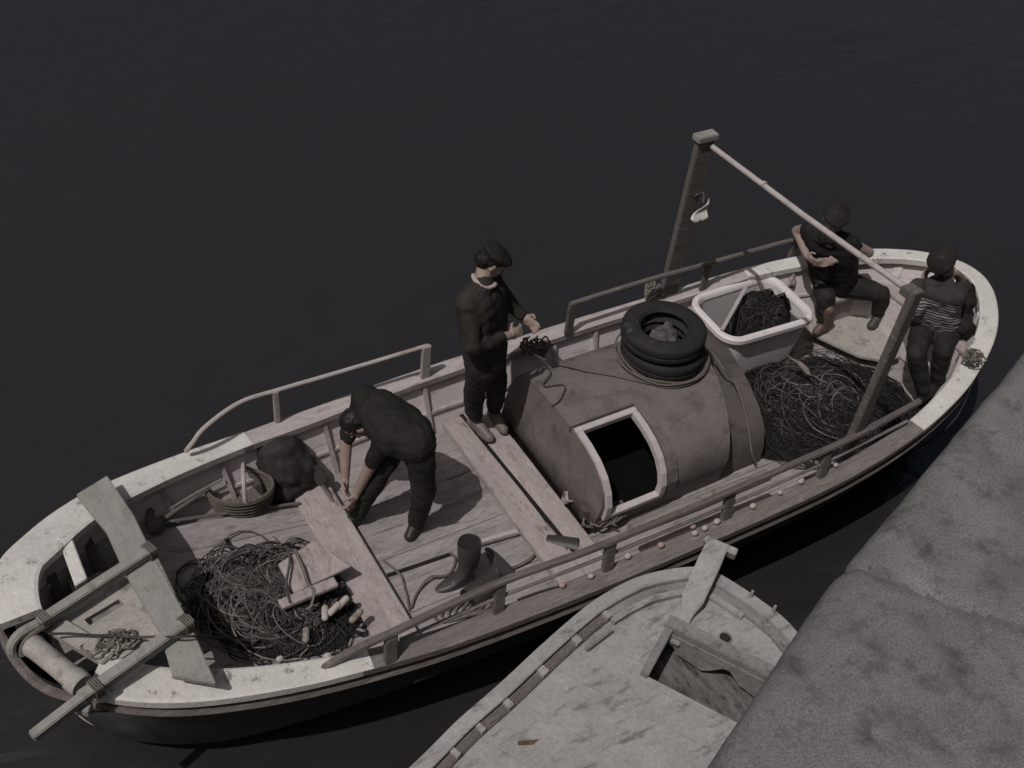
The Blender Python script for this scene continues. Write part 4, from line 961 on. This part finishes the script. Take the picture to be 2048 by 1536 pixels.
A = joints(dict(head=(985, 524, 1.2), neck=(964, 575, 1.05), sN=(937, 604, 1.02), sF=V((.34, .79, .97)), eN=(944, 694, .76), wN=(1026, 668, .70), hN=(1052, 658, .70), eF=(1022, 612, .75), wF=(1046, 632, .69), hF=(1064, 647, .66),
     hipN=V((.19, .55, .45)), hipF=V((.33, .68, .45)), kN=(948, 785, .06), kF=(993, 775, .06), aN=(950, 840, -.29), aF=(988, 822, -.29), tN=(980, 877, -.335), tF=(1008, 861, -.335)))
A['wN'] = lerp(A['eN'], A['wN'], .88)
person('man in dark sweater and pale collar standing before the cabin, head bowed over his hands', A, (.75, -.35, -.62), (.5, -.2, .8),
       dict(top='sweater', sleeve=.88, trousers='trouser', shoe='shoe', cap='flat', scarf='scarf', leg=.78, shaft=.10, bulk=.016))
B = joints(dict(head=(716, 848, .36), neck=(748, 822, .48), sN=(774, 874, .45), sF=(726, 796, .49), eN=(744, 925, .22), wN=(714, 985, -.08), hN=(702, 1010, -.16), eF=(692, 880, .2), wF=(690, 955, -.05), hF=(692, 1000, -.15),
     hipN=(838, 892, .42), hipF=(808, 850, .42), kN=(848, 985, .0), kF=(752, 955, .02), aN=(833, 1042, -.36), aF=(712, 1028, -.36), tN=(818, 1074, -.42), tF=(692, 1052, -.42)))
person('dark clothed man bent double, bare arms hanging down to the deck', B, (-.22, -.02, -.97), (-.95, .25, -.05),
       dict(top='black_wool', sleeve=.45, trousers='trouser', shoe='shoe_d', leg=.95, scarf='collar', scarf_r=.011, bulk=.028))
C = joints(dict(head=(1668, 440, .78), neck=(1662, 478, .6), sN=(1700, 488, .54), sF=(1622, 458, .55), eN=(1737, 505, .42), wN=(1672, 520, .42), hN=(1650, 525, .42), eF=(1594, 462, .42), wF=(1613, 510, .40), hF=(1630, 526, .4),
     hipN=(1690, 568, .03), hipF=(1645, 550, .03), kN=(1762, 588, -.0), kF=(1650, 592, -.0), aN=(1757, 632, -.24), aF=(1648, 648, -.24), tN=(1742, 652, -.295), tF=(1632, 664, -.295)))
person('bare armed man in black seated at the stern behind the white tub', C, (-.45, -.7, -.5), (-.3, -.4, .85),
       dict(top='black_wool', top_name='vest', sleeve=.14, bulk=.012, trousers='trouser', shoe={'N': 'boot', 'F': 'shoe_br'}, cap='flat', shaft=.14, leg=.8))
D = joints(dict(head=(1884, 526, .70), neck=(1888, 562, .55), sN=(1914, 594, .5), sF=(1836, 574, .5), eN=(1928, 566, .40), wN=(1912, 546, .58), hN=(1896, 538, .64), eF=(1836, 622, .3), wF=(1846, 572, .42), hF=(1850, 548, .5),
     hipN=(1895, 662, .06), hipF=(1848, 650, .06), kN=(1886, 700, .04), kF=(1832, 706, .04), aN=(1874, 762, -.30), aF=(1848, 785, -.32), tN=(1858, 785, -.40), tF=(1838, 802, -.40)))
ms = bpy.data.materials.new('striped_jersey'); ms.use_nodes = True
n = ms.node_tree.nodes; l = ms.node_tree.links
tc = n.new('ShaderNodeTexCoord'); wv = n.new('ShaderNodeTexWave'); wv.bands_direction = 'Z'; wv.inputs['Scale'].default_value = 11; wv.inputs['Distortion'].default_value = .6; l.new(tc.outputs['Object'], wv.inputs[0])
rp = n.new('ShaderNodeValToRGB'); rp.color_ramp.elements[0].color = (.035, .032, .035, 1); rp.color_ramp.elements[1].color = (.34, .33, .31, 1); rp.color_ramp.elements[0].position = .42; rp.color_ramp.elements[1].position = .55
l.new(wv.outputs['Fac'], rp.inputs[0]); sx_ = n.new('ShaderNodeSeparateXYZ'); l.new(tc.outputs['Object'], sx_.inputs[0])
yk = n.new('ShaderNodeMapRange'); yk.inputs[1].default_value = .88; yk.inputs[2].default_value = .895; l.new(sx_.outputs['Z'], yk.inputs[0])
mx_ = n.new('ShaderNodeMix'); mx_.data_type = 'RGBA'; l.new(yk.outputs[0], mx_.inputs['Factor']); l.new(rp.outputs[0], mx_.inputs['A']); mx_.inputs['B'].default_value = (.03, .027, .027, 1)
l.new(mx_.outputs['Result'], n['Principled BSDF'].inputs['Base Color']); n['Principled BSDF'].inputs['Roughness'].default_value = .9
M_['stripe'] = ms
person('man in a striped jersey sitting at the stern with hands raised to his face', D, (-.50, -.25, -.80), (-.75, -.25, .55),
       dict(bulk=-.012, cap='flat', top='stripe', top_name='jersey', sleeve=.42, trousers='trouser', shoe='shoe_d', leg=.92))
